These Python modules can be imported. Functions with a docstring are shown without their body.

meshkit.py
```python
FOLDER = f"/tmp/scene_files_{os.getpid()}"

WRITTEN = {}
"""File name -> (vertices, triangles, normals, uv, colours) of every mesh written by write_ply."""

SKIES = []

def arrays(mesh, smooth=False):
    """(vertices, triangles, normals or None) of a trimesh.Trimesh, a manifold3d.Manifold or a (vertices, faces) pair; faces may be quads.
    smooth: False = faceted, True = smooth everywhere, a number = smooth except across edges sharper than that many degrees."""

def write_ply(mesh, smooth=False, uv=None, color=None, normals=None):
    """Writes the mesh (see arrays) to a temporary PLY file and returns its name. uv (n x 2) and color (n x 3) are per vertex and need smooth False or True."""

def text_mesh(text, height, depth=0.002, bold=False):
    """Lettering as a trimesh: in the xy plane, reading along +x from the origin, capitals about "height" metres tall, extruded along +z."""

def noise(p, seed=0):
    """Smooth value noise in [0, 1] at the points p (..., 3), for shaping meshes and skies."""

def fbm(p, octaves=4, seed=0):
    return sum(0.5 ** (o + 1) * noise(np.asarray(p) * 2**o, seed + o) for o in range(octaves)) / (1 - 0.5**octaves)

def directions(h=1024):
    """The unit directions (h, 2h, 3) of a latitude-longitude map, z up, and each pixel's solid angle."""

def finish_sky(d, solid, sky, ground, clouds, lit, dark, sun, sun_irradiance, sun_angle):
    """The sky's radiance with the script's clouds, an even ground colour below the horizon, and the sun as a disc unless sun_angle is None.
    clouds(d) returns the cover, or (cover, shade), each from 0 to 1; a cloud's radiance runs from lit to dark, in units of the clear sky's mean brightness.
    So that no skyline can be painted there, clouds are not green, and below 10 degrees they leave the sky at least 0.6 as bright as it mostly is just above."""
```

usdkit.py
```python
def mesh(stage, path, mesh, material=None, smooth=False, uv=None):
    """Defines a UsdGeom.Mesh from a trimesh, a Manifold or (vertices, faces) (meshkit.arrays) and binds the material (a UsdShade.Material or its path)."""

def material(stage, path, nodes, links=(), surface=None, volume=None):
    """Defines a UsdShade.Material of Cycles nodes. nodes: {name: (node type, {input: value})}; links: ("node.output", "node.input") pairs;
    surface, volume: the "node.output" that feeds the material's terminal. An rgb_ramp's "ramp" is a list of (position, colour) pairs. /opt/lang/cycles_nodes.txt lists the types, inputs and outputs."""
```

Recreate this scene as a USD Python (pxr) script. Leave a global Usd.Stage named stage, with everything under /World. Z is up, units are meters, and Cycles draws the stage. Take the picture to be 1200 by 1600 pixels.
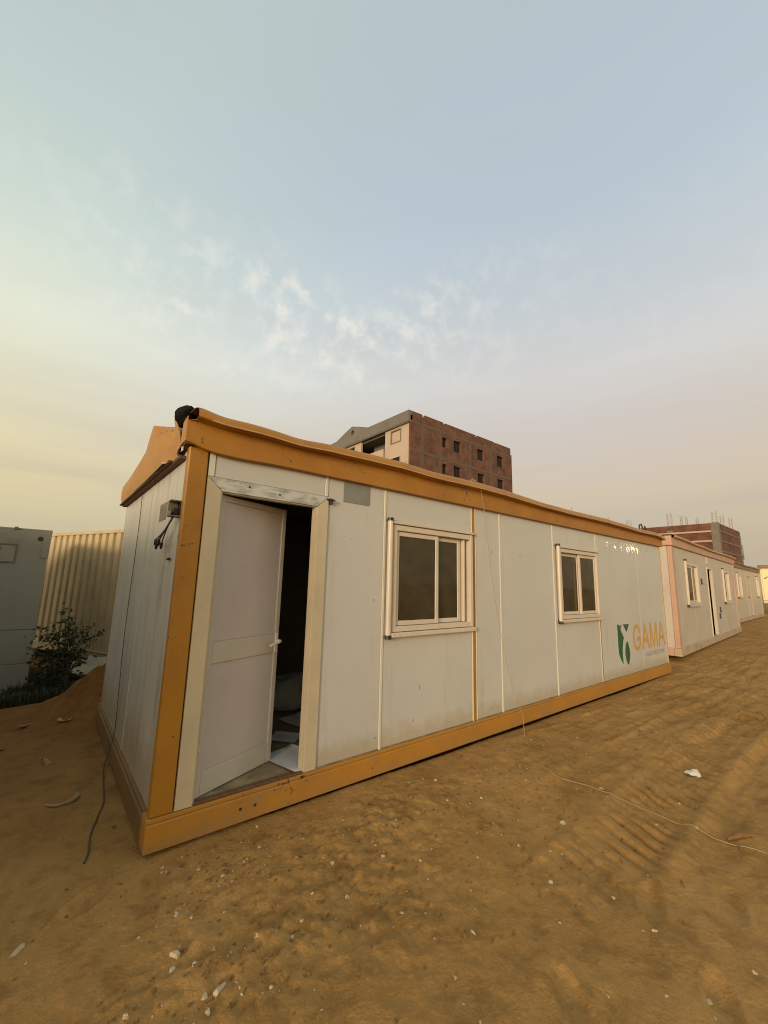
import math, random
import numpy as np, trimesh, usdkit, meshkit
import shapely.geometry as sg
from pxr import Usd, UsdGeom, UsdLux, UsdShade, Gf, Sdf

random.seed(7)
rng = np.random.default_rng(7)
stage = Usd.Stage.CreateInMemory()
UsdGeom.SetStageUpAxis(stage, 'Z')
UsdGeom.SetStageMetersPerUnit(stage, 1.0)
UsdGeom.Xform.Define(stage, '/World')
UsdGeom.Scope.Define(stage, '/World/Looks')

# ------------------------------------------------------------------ camera
RIGHT, UP, FWD = (0.77228348, -0.63475352, 0.0258107), (-0.12738753, -0.11492855, 0.98517199), (0.622375, 0.76412001, 0.1696171)
CAM = np.array([-0.67281, -2.93211, 1.58758])
cam = UsdGeom.Camera.Define(stage, '/World/camera')
cam.AddTransformOp().Set(Gf.Matrix4d(*RIGHT, 0, *UP, 0, *[-a for a in FWD], 0, *map(float, CAM), 1))
cam.CreateHorizontalApertureAttr(24.0)
cam.CreateVerticalApertureAttr(32.0)
cam.CreateFocalLengthAttr(639.783 / 1200 * 24)
cam.CreateClippingRangeAttr(Gf.Vec2f(0.05, 5000))
EXPOSURE = 1.5
cam.CreateExposureAttr(EXPOSURE)

# ------------------------------------------------------------------ sky and sun
SUN_YAW, SUN_EL = math.radians(205), math.radians(8.0)
sx, sy, sz = math.cos(SUN_EL) * math.cos(SUN_YAW), math.cos(SUN_EL) * math.sin(SUN_YAW), math.sin(SUN_EL)
sky = UsdLux.DomeLight.Define(stage, '/World/sky')
sky.CreateIntensityAttr(1)
SKY_STRENGTH = 0.10
sky_nodes = {
    'tc': ('texture_coordinate', {}),
    'st': ('sky_texture', {'sky_type': 'single_scattering', 'sun_disc': False, 'sun_elevation': SUN_EL, 'sun_rotation': math.atan2(sx, sy), 'air_density': 1.0, 'aerosol_density': 2.2, 'ozone_density': 1.0}),
    'sep': ('separate_xyz', {}),
    # thin evening veil: the nearer the horizon, the longer the path through it
    'veil_fac': ('rgb_ramp', {'ramp': [(0.0, (.90,) * 3), (0.15, (.86,) * 3), (0.32, (.80,) * 3), (0.5, (.70,) * 3), (0.75, (.60,) * 3), (1.0, (.55,) * 3)]}),
    'veil_col': ('rgb_ramp', {'ramp': [(0.0, (1.8, 1.4, .90)), (0.10, (2.05, 1.65, 1.10)), (0.20, (2.55, 2.00, 1.20)), (0.33, (2.72, 2.36, 1.80)), (0.456, (3.05, 2.95, 2.55)), (0.58, (2.66, 2.80, 2.66)), (0.70, (2.38, 2.64, 2.69)), (1.0, (2.26, 2.53, 2.70))]}),
    'veil_sc': ('mix_color', {'blend_type': 'multiply', 'fac': 1.0, 'b': (1.0, 1.0, 1.0), 'use_clamp': False}),
    # brighter and yellower towards the hidden sun
    'sundot': ('vector_math', {'math_type': 'dot_product', 'vector2': (sx, sy, 0.0)}),
    'glow': ('map_range', {'from_min': -1.0, 'from_max': 1.0, 'to_min': 0.0, 'to_max': 1.0, 'clamp': True}),
    'glowcol': ('rgb_ramp', {'ramp': [(0.0, (.87, .79, .82)), (0.06, (.89, .82, .80)), (0.17, (1.0, 1.0, 1.0)), (0.345, (1.14, 1.18, 1.02)), (0.6, (1.12, 1.14, .95)), (1.0, (1.3, 1.2, .85))]}),
    'veil2': ('mix_color', {'blend_type': 'multiply', 'fac': 1.0, 'use_clamp': False}),
    'mix': ('mix_color', {'blend_type': 'mix', 'use_clamp': False}),
    # altocumulus: noise on a plane overhead, in a band
    'flat': ('combine_xyz', {'z': 0.0}),
    'dx': ('math', {'math_type': 'divide'}), 'dy': ('math', {'math_type': 'divide'}), 'zc': ('math', {'math_type': 'maximum', 'value2': 0.03}),
    'n1': ('noise_texture', {'scale': 24.0, 'detail': 6.0, 'roughness': 0.58, 'distortion': 0.0}),
    'n2': ('noise_texture', {'scale': 1.7, 'detail': 1.0, 'roughness': 0.5}),
    'band': ('rgb_ramp', {'ramp': [(0.0, (0,) * 3), (0.40, (0,) * 3), (0.47, (.75,) * 3), (0.55, (1,) * 3), (0.63, (.9,) * 3), (0.70, (.0,) * 3), (1.0, (0,) * 3)]}),
    'r1': ('rgb_ramp', {'ramp': [(0.0, (0,) * 3), (0.44, (0,) * 3), (0.54, (.35,) * 3), (0.68, (1,) * 3), (1.0, (1,) * 3)]}),
    'r2': ('rgb_ramp', {'ramp': [(0.0, (0,) * 3), (0.36, (0,) * 3), (0.50, (1,) * 3), (1.0, (1,) * 3)]}),
    'side': ('rgb_ramp', {'ramp': [(0, (.3,) * 3), (.34, (.3,) * 3), (.43, (1,) * 3), (.60, (1,) * 3), (.70, (.6,) * 3), (.79, (.15,) * 3), (1, (.15,) * 3)]}), 'sidem': ('math', {'math_type': 'multiply_add', 'value2': .5, 'value3': .5}), 'sided': ('vector_math', {'math_type': 'dot_product', 'vector2': (.94, -.342, 0.0)}), 'm5': ('math', {'math_type': 'multiply'}),
    'm1': ('math', {'math_type': 'multiply'}), 'm2': ('math', {'math_type': 'multiply'}), 'm3': ('math', {'math_type': 'multiply', 'value2': 0.72}),
    # long low grey streaks near the horizon
    'stm': ('mapping', {'scale': (1.2, 1.2, 9.0)}),
    'n3': ('noise_texture', {'scale': 1.6, 'detail': 3.0, 'roughness': 0.5}),
    'r3': ('rgb_ramp', {'ramp': [(0.0, (0,) * 3), (0.48, (0,) * 3), (0.68, (1,) * 3), (1.0, (1,) * 3)]}),
    'low': ('rgb_ramp', {'ramp': [(0.0, (.6,) * 3), (0.12, (.6,) * 3), (0.32, (.15,) * 3), (0.6, (.08,) * 3), (1.0, (.08,) * 3)]}),
    'm4': ('math', {'math_type': 'multiply'}),
    'c1': ('mix_color', {'blend_type': 'mix', 'b': (2.35, 2.20, 1.95), 'use_clamp': False}),
    'c2': ('mix_color', {'blend_type': 'mix', 'b': (1.18, 1.10, .94), 'use_clamp': False}),
    'bg': ('background_shader', {'strength': SKY_STRENGTH}),
}
VEIL = 1.0
sky_nodes['veil_sc'][1]['b'] = (VEIL, VEIL, VEIL)
sky_nodes['c1'][1]['b'] = tuple(c * VEIL for c in (3.1, 3.0, 2.7))
sky_nodes['c2'][1]['b'] = tuple(c * VEIL for c in (1.9, 1.7, 1.4))
sky_links = [('tc.generated', 'st.vector'), ('tc.generated', 'sep.vector'), ('sep.z', 'veil_fac.fac'), ('sep.z', 'veil_col.fac'),
    ('veil_col.color', 'veil_sc.a'), ('tc.generated', 'sundot.vector1'), ('sundot.value', 'glow.value'), ('glow.result', 'glowcol.fac'),
    ('veil_sc.result', 'veil2.a'), ('glowcol.color', 'veil2.b'), ('veil_fac.color', 'mix.fac'), ('st.color', 'mix.a'), ('veil2.result', 'mix.b'),
    ('sep.z', 'zc.value1'), ('sep.x', 'dx.value1'), ('zc.value', 'dx.value2'), ('sep.y', 'dy.value1'), ('zc.value', 'dy.value2'), ('dx.value', 'flat.x'), ('dy.value', 'flat.y'),
    ('tc.generated', 'n1.vector'), ('flat.vector', 'n2.vector'), ('sep.z', 'band.fac'), ('n1.fac', 'r1.fac'), ('n2.fac', 'r2.fac'),
    ('r1.color', 'm1.value1'), ('r2.color', 'm1.value2'), ('m1.value', 'm2.value1'), ('band.color', 'm2.value2'), ('tc.generated', 'sided.vector1'), ('sided.value', 'sidem.value1'), ('sidem.value', 'side.fac'), ('m2.value', 'm5.value1'), ('side.color', 'm5.value2'), ('m5.value', 'm3.value1'),
    ('mix.result', 'c2.a'), ('tc.generated', 'stm.vector'), ('stm.vector', 'n3.vector'), ('n3.fac', 'r3.fac'), ('r3.color', 'm4.value1'), ('low.color', 'm4.value2'), ('sep.z', 'low.fac'), ('m4.value', 'c2.fac'),
    ('c2.result', 'c1.a'), ('m3.value', 'c1.fac'), ('c1.result', 'bg.color')]
sky_mat = usdkit.material(stage, '/World/Looks/evening_sky', sky_nodes, sky_links, surface='bg.background')
UsdShade.MaterialBindingAPI.Apply(sky.GetPrim()).Bind(sky_mat)

sun = UsdLux.DistantLight.Define(stage, '/World/sun')
sun.CreateNormalizeAttr(True)
sun.CreateIntensityAttr(0.26)
sun.CreateAngleAttr(16.0)
sun.CreateColorAttr(Gf.Vec3f(1.0, 0.80, 0.55))
zax = np.array([sx, sy, sz]); xax = np.cross([0, 0, 1], zax); xax /= np.linalg.norm(xax); yax = np.cross(zax, xax)
sun.AddTransformOp().Set(Gf.Matrix4d(*xax, 0, *yax, 0, *zax, 0, 0, 0, 50, 1))

# ------------------------------------------------------------------ helpers
counts = {}
def numbered(parent, name):
    k = (parent, name)
    n = counts.get(k, 0); counts[k] = n + 1
    return f'{parent}/{name}' if n == 0 else f'{parent}/{name}_{n:03d}'

def tag(prim, label=None, cat=None, group=None, kind=None):
    for k, v in (('label', label), ('category', cat), ('group', group), ('kind', kind)):
        if v:
            prim.SetCustomDataByKey(k, v)
    return prim

def ppath(parent):
    return '/World' if parent is None else str(parent.GetPath())

def thing(name, label, cat, group=None, loc=(0, 0, 0), rz=0.0):
    x = UsdGeom.Xform.Define(stage, numbered('/World', name))
    x.AddTranslateOp().Set(Gf.Vec3d(*map(float, loc)))
    x.AddRotateZOp().Set(math.degrees(rz))
    return tag(x.GetPrim(), label, cat, group)

def obj(name, mesh, mat, parent=None, label=None, smooth=False):
    if isinstance(mesh, MB):
        mesh = mesh.get()
    return tag(usdkit.mesh(stage, numbered(ppath(parent), name), mesh, mat, smooth=smooth).GetPrim(), label)

class MB:
    """collects shapes that make one mesh"""
    def __init__(self): self.v, self.f, self.n = [], [], 0
    def add(self, v, f):
        v = np.asarray(v, float); f = np.asarray(f, int)
        if f.shape[1] == 4: f = np.vstack([f[:, [0, 1, 2]], f[:, [0, 2, 3]]])
        self.v.append(v); self.f.append(f + self.n); self.n += len(v); return self
    def mesh(self, m, T=None):
        v = np.array(m.vertices)
        if T is not None: v = v @ np.asarray(T)[:3, :3].T + np.asarray(T)[:3, 3]
        return self.add(v, np.array(m.faces))
    def box(self, x0, x1, y0, y1, z0, z1, c=0.0):
        """box with chamfered edges"""
        if c <= 0:
            v = [(x, y, z) for x in (x0, x1) for y in (y0, y1) for z in (z0, z1)]
            f = [(0, 1, 3, 2), (4, 6, 7, 5), (0, 4, 5, 1), (2, 3, 7, 6), (0, 2, 6, 4), (1, 5, 7, 3)]
            return self.add(v, f)
        c = min(c, .45 * min(x1 - x0, y1 - y0, z1 - z0))
        p = []
        for x, a in ((x0, 1), (x1, -1)):
            for y, b in ((y0, 1), (y1, -1)):
                for z, d in ((z0, 1), (z1, -1)):
                    p += [(x + a * c, y + b * c, z), (x + a * c, y, z + d * c), (x, y + b * c, z + d * c)]
        return self.mesh(trimesh.convex.convex_hull(np.array(p)))
    def hull(self, pts): return self.mesh(trimesh.convex.convex_hull(np.array(pts, float)))
    def tube(self, pts, r, sides=6):
        pts = np.asarray(pts, float)
        t = np.gradient(pts, axis=0); t /= np.linalg.norm(t, axis=1, keepdims=True) + 1e-12
        ref = np.array([0, 0, 1.0]) if abs(t[:, 2]).mean() < .8 else np.array([1.0, 0, 0])
        a = np.cross(t, ref); a /= np.linalg.norm(a, axis=1, keepdims=True) + 1e-9
        b = np.cross(t, a); ang = np.arange(sides) * 2 * np.pi / sides
        rr = np.broadcast_to(r, (len(pts),))
        v = pts[:, None] + rr[:, None, None] * (np.cos(ang)[None, :, None] * a[:, None] + np.sin(ang)[None, :, None] * b[:, None])
        i, j = np.meshgrid(np.arange(len(pts) - 1), np.arange(sides), indexing='ij')
        q = np.stack([i * sides + j, i * sides + (j + 1) % sides, (i + 1) * sides + (j + 1) % sides, (i + 1) * sides + j], -1).reshape(-1, 4)
        V = np.vstack([v.reshape(-1, 3), pts[:1], pts[-1:]]); n = len(pts) * sides
        f = [(a_, b_, c_) for a_, b_, c_, d_ in q] + [(a_, c_, d_) for a_, b_, c_, d_ in q]
        f += [(n, (k + 1) % sides, k) for k in range(sides)] + [(n + 1, n - sides + k, n - sides + (k + 1) % sides) for k in range(sides)]
        return self.add(V, f)
    def grid(self, P, thick=None):
        """P (n, m, 3); with thick a closed shell, offset by that vector"""
        P = np.asarray(P, float); n, m = P.shape[:2]
        i, j = np.meshgrid(np.arange(n - 1), np.arange(m - 1), indexing='ij')
        q = np.stack([i * m + j, (i + 1) * m + j, (i + 1) * m + j + 1, i * m + j + 1], -1).reshape(-1, 4)
        if thick is None: return self.add(P.reshape(-1, 3), q)
        N = n * m
        V = np.vstack([P.reshape(-1, 3), (P + np.asarray(thick, float)).reshape(-1, 3)])
        rim = [k for k in range(m)] + [k * m + m - 1 for k in range(1, n)] + [(n - 1) * m + k for k in range(m - 2, -1, -1)] + [k * m for k in range(n - 2, 0, -1)]
        e = [(rim[k], rim[(k + 1) % len(rim)], rim[(k + 1) % len(rim)] + N, rim[k] + N) for k in range(len(rim))]
        return self.add(V, np.vstack([q, q[:, ::-1] + N, np.array(e)]))
    def get(self): return trimesh.Trimesh(np.vstack(self.v), np.vstack(self.f), process=False)
    def rot(self, R, t):
        self.v = [v @ np.asarray(R).T + np.asarray(t) for v in self.v]; return self

def B(*a, c=0.0): return MB().box(*a, c=c)

def extrude(poly, x_of, depth):
    """shapely polygon (u, w) -> extruded solid on the front wall plane (x = u, z = w), standing proud towards -y"""
    m = trimesh.creation.extrude_polygon(poly, depth, engine='earcut')
    v = np.array(m.vertices); v = np.stack([v[:, 0], x_of - v[:, 2], v[:, 1]], 1)
    return trimesh.Trimesh(v, np.array(m.faces)[:, ::-1], process=False)

# ------------------------------------------------------------------ materials
def pm(name, base, alt=None, scale=3.0, lo=.42, hi=.68, rough=.6, bump=0.0, bscale=60.0, metallic=0.0, stretch=(1, 1, 1), dirt=None, dscale=1.2, dlo=.55, dhi=.75, dstretch=(1, 1, 1), spec=.5, coat=0.0, wav=0.0, detail=5.0, chips=None, cscale=34, clo=.70, foot=None, fz=(.16, .46)):
    alt = alt or tuple(c * .82 for c in base)
    n = {'g': ('geometry', {}), 'mp': ('mapping', {'scale': stretch}), 'n': ('noise_texture', {'scale': scale, 'detail': detail, 'roughness': .6}),
         'r': ('rgb_ramp', {'ramp': [(0, base), (lo, base), (hi, alt), (1, alt)]}), 'p': ('principled_bsdf', {'roughness': rough, 'metallic': metallic, 'specular_ior_level': spec, 'coat_weight': coat, 'coat_roughness': .08})}
    l = [('g.position', 'mp.vector'), ('mp.vector', 'n.vector'), ('n.fac', 'r.fac')]
    out = 'r.color'
    if dirt:
        n |= {'mp2': ('mapping', {'scale': dstretch}), 'n2': ('noise_texture', {'scale': dscale, 'detail': 7.0, 'roughness': .68}), 'r2': ('rgb_ramp', {'ramp': [(0, (0,) * 3), (dlo, (0,) * 3), (dhi, (1,) * 3), (1, (1,) * 3)]}), 'mx': ('mix_color', {'blend_type': 'mix', 'b': dirt})}
        l += [('g.position', 'mp2.vector'), ('mp2.vector', 'n2.vector'), ('n2.fac', 'r2.fac'), ('r2.color', 'mx.fac'), (out, 'mx.a')]
        out = 'mx.result'
    if foot:   # sand splashed up from the ground, clinging unevenly
        n |= {'fs': ('separate_xyz', {}), 'fn': ('noise_texture', {'scale': 7.0, 'detail': 6.0, 'roughness': .65}), 'fm': ('map_range', {'from_min': fz[1], 'from_max': fz[0], 'to_min': -.25, 'to_max': .75}), 'fa': ('math', {'math_type': 'add'}), 'fr': ('rgb_ramp', {'ramp': [(0, (0,) * 3), (.55, (0,) * 3), (1, (.55,) * 3)]}), 'fx': ('mix_color', {'blend_type': 'mix', 'b': foot})}
        l += [('g.position', 'fs.vector'), ('fs.z', 'fm.value'), ('g.position', 'fn.vector'), ('fn.fac', 'fa.value1'), ('fm.result', 'fa.value2'), ('fa.value', 'fr.fac'), ('fr.color', 'fx.fac'), (out, 'fx.a')]
        out = 'fx.result'
    if chips:  # small chips and rust specks with a hard edge
        n |= {'cn': ('noise_texture', {'scale': cscale, 'detail': 5.0, 'roughness': .55}), 'cm': ('noise_texture', {'scale': 1.9, 'detail': 2.0}), 'ca': ('math', {'math_type': 'multiply_add', 'value2': .42, 'value3': -.21}), 'cb': ('math', {'math_type': 'add'}), 'cr': ('rgb_ramp', {'ramp': [(0, (0,) * 3), (clo, (0,) * 3), (clo + .03, (1,) * 3), (1, (1,) * 3)]}), 'cx': ('mix_color', {'blend_type': 'mix', 'b': chips})}
        l += [('g.position', 'cn.vector'), ('g.position', 'cm.vector'), ('cm.fac', 'ca.value1'), ('cn.fac', 'cb.value1'), ('ca.value', 'cb.value2'), ('cb.value', 'cr.fac'), ('cr.color', 'cx.fac'), (out, 'cx.a')]
        out = 'cx.result'
    l.append((out, 'p.base_color'))
    if bump:
        n |= {'nb': ('noise_texture', {'scale': bscale, 'detail': 4.0}), 'b': ('bump', {'strength': 1.0, 'distance': bump})}
        l += [('g.position', 'nb.vector'), ('nb.fac', 'b.height'), ('b.normal', 'p.normal')]
    return usdkit.material(stage, '/World/Looks/' + name, n, l, surface='p.BSDF')

M = {}
M['panel'] = pm('white_wall_panel', (.485, .468, .45), (.455, .437, .415), foot=(.34, .26, .15), chips=(.25, .20, .14), cscale=26, clo=.735, scale=1.1, rough=.34, bump=.0015, bscale=2.2, dirt=(.37, .335, .28), dscale=3.0, dlo=.57, dhi=.84, dstretch=(2.4, 2.4, .28))
M['end_panel'] = pm('white_end_panel', (.53, .495, .45), (.46, .43, .385), foot=(.28, .21, .12), fz=(.18, .8), chips=(.18, .14, .1), cscale=26, clo=.72, scale=1.0, rough=.38, bump=.0015, bscale=2.2, dirt=(.25, .22, .17), dscale=3.0, dlo=.52, dhi=.78, dstretch=(2.5, 2.5, .30))
M['yellow'] = pm('ochre_paint', (.355, .155, .012), (.30, .125, .010), chips=(.10, .05, .022), cscale=30, clo=.685, scale=2.2, rough=.48, bump=.0012, bscale=30, dirt=(.22, .11, .025), dscale=4.5, dlo=.60, dhi=.80)
M['yellow_rail'] = pm('ochre_paint_dusty', (.38, .170, .018), (.32, .148, .026), chips=(.10, .055, .028), cscale=26, clo=.70, foot=(.26, .15, .055), fz=(-.03, .13), scale=3.0, rough=.6, bump=.002, bscale=40, dirt=(.26, .15, .06), dscale=5.0, dlo=.52, dhi=.76)
M['cream_alu'] = pm('cream_aluminium', (.50, .42, .30), (.44, .37, .26), scale=4, rough=.38, dirt=(.30, .23, .15), dscale=9, dlo=.64, dhi=.80)
M['frame_pink'] = pm('window_frame_paint', (.55, .465, .38), (.50, .42, .33), scale=4, rough=.36, dirt=(.26, .20, .14), dscale=14, dlo=.62, dhi=.76)
M['strip'] = pm('white_joint_cover', (.58, .55, .47), (.52, .49, .41), scale=3, rough=.4)
M['mill_alu'] = pm('scratched_aluminium', (.55, .54, .52), (.34, .34, .34), scale=9, lo=.45, hi=.62, rough=.42, metallic=.35, stretch=(1, 1, 3), dirt=(.2, .19, .17), dscale=16, dlo=.60, dhi=.72)
M['door_skin'] = pm('lilac_door_skin', (.44, .385, .38), (.40, .345, .34), scale=1.5, rough=.26, bump=.002, bscale=3.0, dirt=(.30, .26, .24), dscale=5, dlo=.66, dhi=.85)
M['door_rail'] = pm('beige_door_rail', (.445, .395, .35), (.41, .36, .32), scale=3, rough=.32)
M['grey_plate'] = pm('grey_cover_plate', (.20, .205, .19), (.17, .175, .165), scale=8, rough=.5)
M['black'] = pm('black_plastic', (.012, .011, .011), (.02, .018, .016), scale=20, rough=.5)
M['tar'] = pm('black_bitumen_felt', (.006, .0055, .005), (.012, .010, .009), scale=18, rough=.9, spec=.1, bump=.004, bscale=60)
M['dark_wood'] = pm('dark_soffit_wood', (.13, .062, .024), (.07, .035, .016), scale=5, rough=.75, stretch=(8, 1, 8))
M['inside'] = pm('dim_inner_lining', (.24, .22, .19), (.20, .18, .15), scale=2, rough=.7)
M['vinyl'] = pm('brown_vinyl_floor', (.20, .155, .09), (.13, .10, .06), scale=5, rough=.5, dirt=(.30, .23, .14), dscale=6, dlo=.5, dhi=.7)
M['paper'] = pm('white_paper', (.68, .66, .70), (.62, .60, .64), scale=4, rough=.6)
M['sack'] = pm('white_woven_sack', (.45, .44, .42), (.36, .35, .33), scale=7, rough=.8, bump=.004, bscale=50)
M['end_rail'] = pm('dusty_end_rail', (.20, .098, .022), (.15, .085, .035), scale=3.0, rough=.7, dirt=(.14, .085, .035), dscale=3.0, dlo=.42, dhi=.66)
M['curtain'] = pm('beige_curtain', (.60, .50, .36), (.50, .40, .28), scale=6, rough=.9)
M['roof'] = pm('pale_roof_sheet', (.50, .40, .26), (.40, .30, .18), scale=2, rough=.6)
M['edge'] = pm('bare_sheet_edge', (.50, .33, .20), (.40, .25, .14), scale=8, rough=.45)
M['foil'] = pm('gleam_flake_foil', (.92, .90, .80), (.80, .78, .66), scale=20, rough=.22, metallic=.85)  # shiny flakes added as a stand-in for a gleam on the wall
M['foil_dull'] = pm('wrinkled_grey_foil', (.42, .40, .37), (.30, .28, .26), scale=20, rough=.4, metallic=.3)
M['green'] = pm('green_decal', (.012, .085, .030), (.012, .07, .026), scale=9, rough=.35)
M['gold'] = pm('gold_lettering', (.50, .30, .10), (.46, .27, .09), scale=9, rough=.4)
M['grey_text'] = pm('grey_lettering', (.26, .23, .20), rough=.5)
M['cord'] = pm('pale_cord', (.36, .25, .13), (.28, .19, .10), scale=30, rough=.8)
M['cable'] = pm('black_cable', (.045, .032, .02), rough=.7)
M['box_grey'] = pm('grey_box_plastic', (.24, .205, .16), (.19, .165, .125), scale=9, rough=.5)
M['pink'] = pm('faded_pink_paint', (.47, .285, .20), (.42, .255, .175), scale=2.5, rough=.55, dirt=(.34, .22, .15), dscale=5, dlo=.55, dhi=.75)
M['far_panel'] = pm('far_white_panel', (.47, .41, .35), (.43, .37, .31), scale=1.2, rough=.45, dirt=(.38, .31, .23), dscale=2.6, dlo=.56, dhi=.78, dstretch=(2, 2, .4))
M['pale_rail'] = pm('dirty_pale_rail', (.42, .32, .235), (.36, .26, .18), scale=3, rough=.6, dirt=(.25, .16, .09), dscale=4, dlo=.48, dhi=.7)
M['far_rail'] = pm('faded_rail', (.44, .33, .20), (.38, .28, .16), scale=3, rough=.6)
M['brown_fascia'] = pm('brown_fascia', (.24, .15, .08), (.19, .12, .06), scale=3, rough=.6)
M['grey_panel'] = pm('grey_cabin_paint', (.235, .222, .185), (.21, .20, .165), scale=.9, rough=.5, dirt=(.15, .14, .11), dscale=3.5, dlo=.60, dhi=.8)
M['ship'] = pm('cream_container_paint', (.47, .365, .215), (.40, .305, .175), scale=2, rough=.55, dirt=(.34, .21, .09), dscale=4, dlo=.60, dhi=.78, dstretch=(1, 1, .5))
M['white_plastic'] = pm('dirty_white_plastic', (.33, .28, .20), (.26, .215, .145), scale=8, rough=.5)
M['concrete'] = pm('bare_concrete', (.17, .15, .122), (.14, .122, .097), scale=2, rough=.9)
M['plaster'] = pm('pinkish_plaster', (.44, .335, .26), (.40, .305, .235), scale=.5, rough=.85)
M['grey_plaster'] = pm('grey_roof_plaster', (.155, .14, .12), (.13, .118, .10), scale=.6, rough=.85)
M['frame_grey'] = pm('weathered_concrete_frame', (.125, .088, .062), (.105, .075, .053), scale=1.5, rough=.92)
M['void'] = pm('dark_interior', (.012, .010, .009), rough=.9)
M['steel'] = pm('rusty_rebar', (.30, .25, .20), rough=.8)
M['truck'] = pm('cream_truck_paint', (.80, .66, .40), (.75, .62, .37), scale=1.5, rough=.5)
M['truck_white'] = pm('white_bumper', (.62, .58, .52), rough=.4)
M['rubber'] = pm('black_tyre', (.02, .018, .016), rough=.85)
M['stone'] = pm('pale_limestone', (.44, .36, .235), (.36, .28, .17), scale=40, rough=.9, bump=.003, bscale=90)
M['clod'] = pm('brown_clod', (.19, .096, .029), (.14, .070, .021), scale=30, rough=.95)
M['stick'] = pm('dry_wood', (.30, .21, .11), (.20, .13, .07), scale=20, rough=.85)
M['bark'] = pm('green_stem', (.07, .06, .03), rough=.8)

def leaf_mat(name, c, t):
    return usdkit.material(stage, '/World/Looks/' + name, {'g': ('geometry', {}), 'r': ('rgb_ramp', {'ramp': [(0, tuple(x * .6 for x in c)), (.6, c), (1, tuple(x * 1.5 for x in c))]}), 'd': ('principled_bsdf', {'roughness': .55}), 't': ('translucent_bsdf', {'color': t}), 'm': ('mix_closure', {'fac': .3})},
        [('g.random_per_island', 'r.fac'), ('r.color', 'd.base_color'), ('d.BSDF', 'm.closure1'), ('t.BSDF', 'm.closure2')], surface='m.closure')
M['leaf'] = leaf_mat('dark_leaf', (.040, .048, .012), (.045, .055, .011))
M['grass'] = leaf_mat('dark_grass_blade', (.032, .036, .009), (.03, .04, .008))

# window glass: slightly bronze, see-through, reflecting by fresnel
M['glass'] = usdkit.material(stage, '/World/Looks/bronze_glass', {'f': ('fresnel', {'IOR': 1.5}), 'g': ('geometry', {}), 'n': ('noise_texture', {'scale': 3.0}), 'b': ('bump', {'distance': .002, 'strength': .6}),
    't': ('transparent_bsdf', {'color': (.42, .35, .26)}), 's': ('glossy_bsdf', {'roughness': .03, 'color': (.75, .66, .55)}), 'dirt': ('diffuse_bsdf', {'color': (.22, .17, .10)}), 'dn': ('noise_texture', {'scale': 5.0, 'detail': 5.0}), 'dr': ('rgb_ramp', {'ramp': [(0, (.08,) * 3), (.35, (.11,) * 3), (.7, (.20,) * 3), (1, (.25,) * 3)]}), 'm0': ('mix_closure', {}), 'm': ('mix_closure', {})},
    [('g.position', 'n.vector'), ('n.fac', 'b.height'), ('b.normal', 's.normal'), ('g.position', 'dn.vector'), ('dn.fac', 'dr.fac'), ('dr.color', 'm0.fac'), ('t.BSDF', 'm0.closure1'), ('dirt.BSDF', 'm0.closure2'), ('f.fac', 'm.fac'), ('m0.closure', 'm.closure1'), ('s.BSDF', 'm.closure2')], surface='m.closure')

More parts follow.
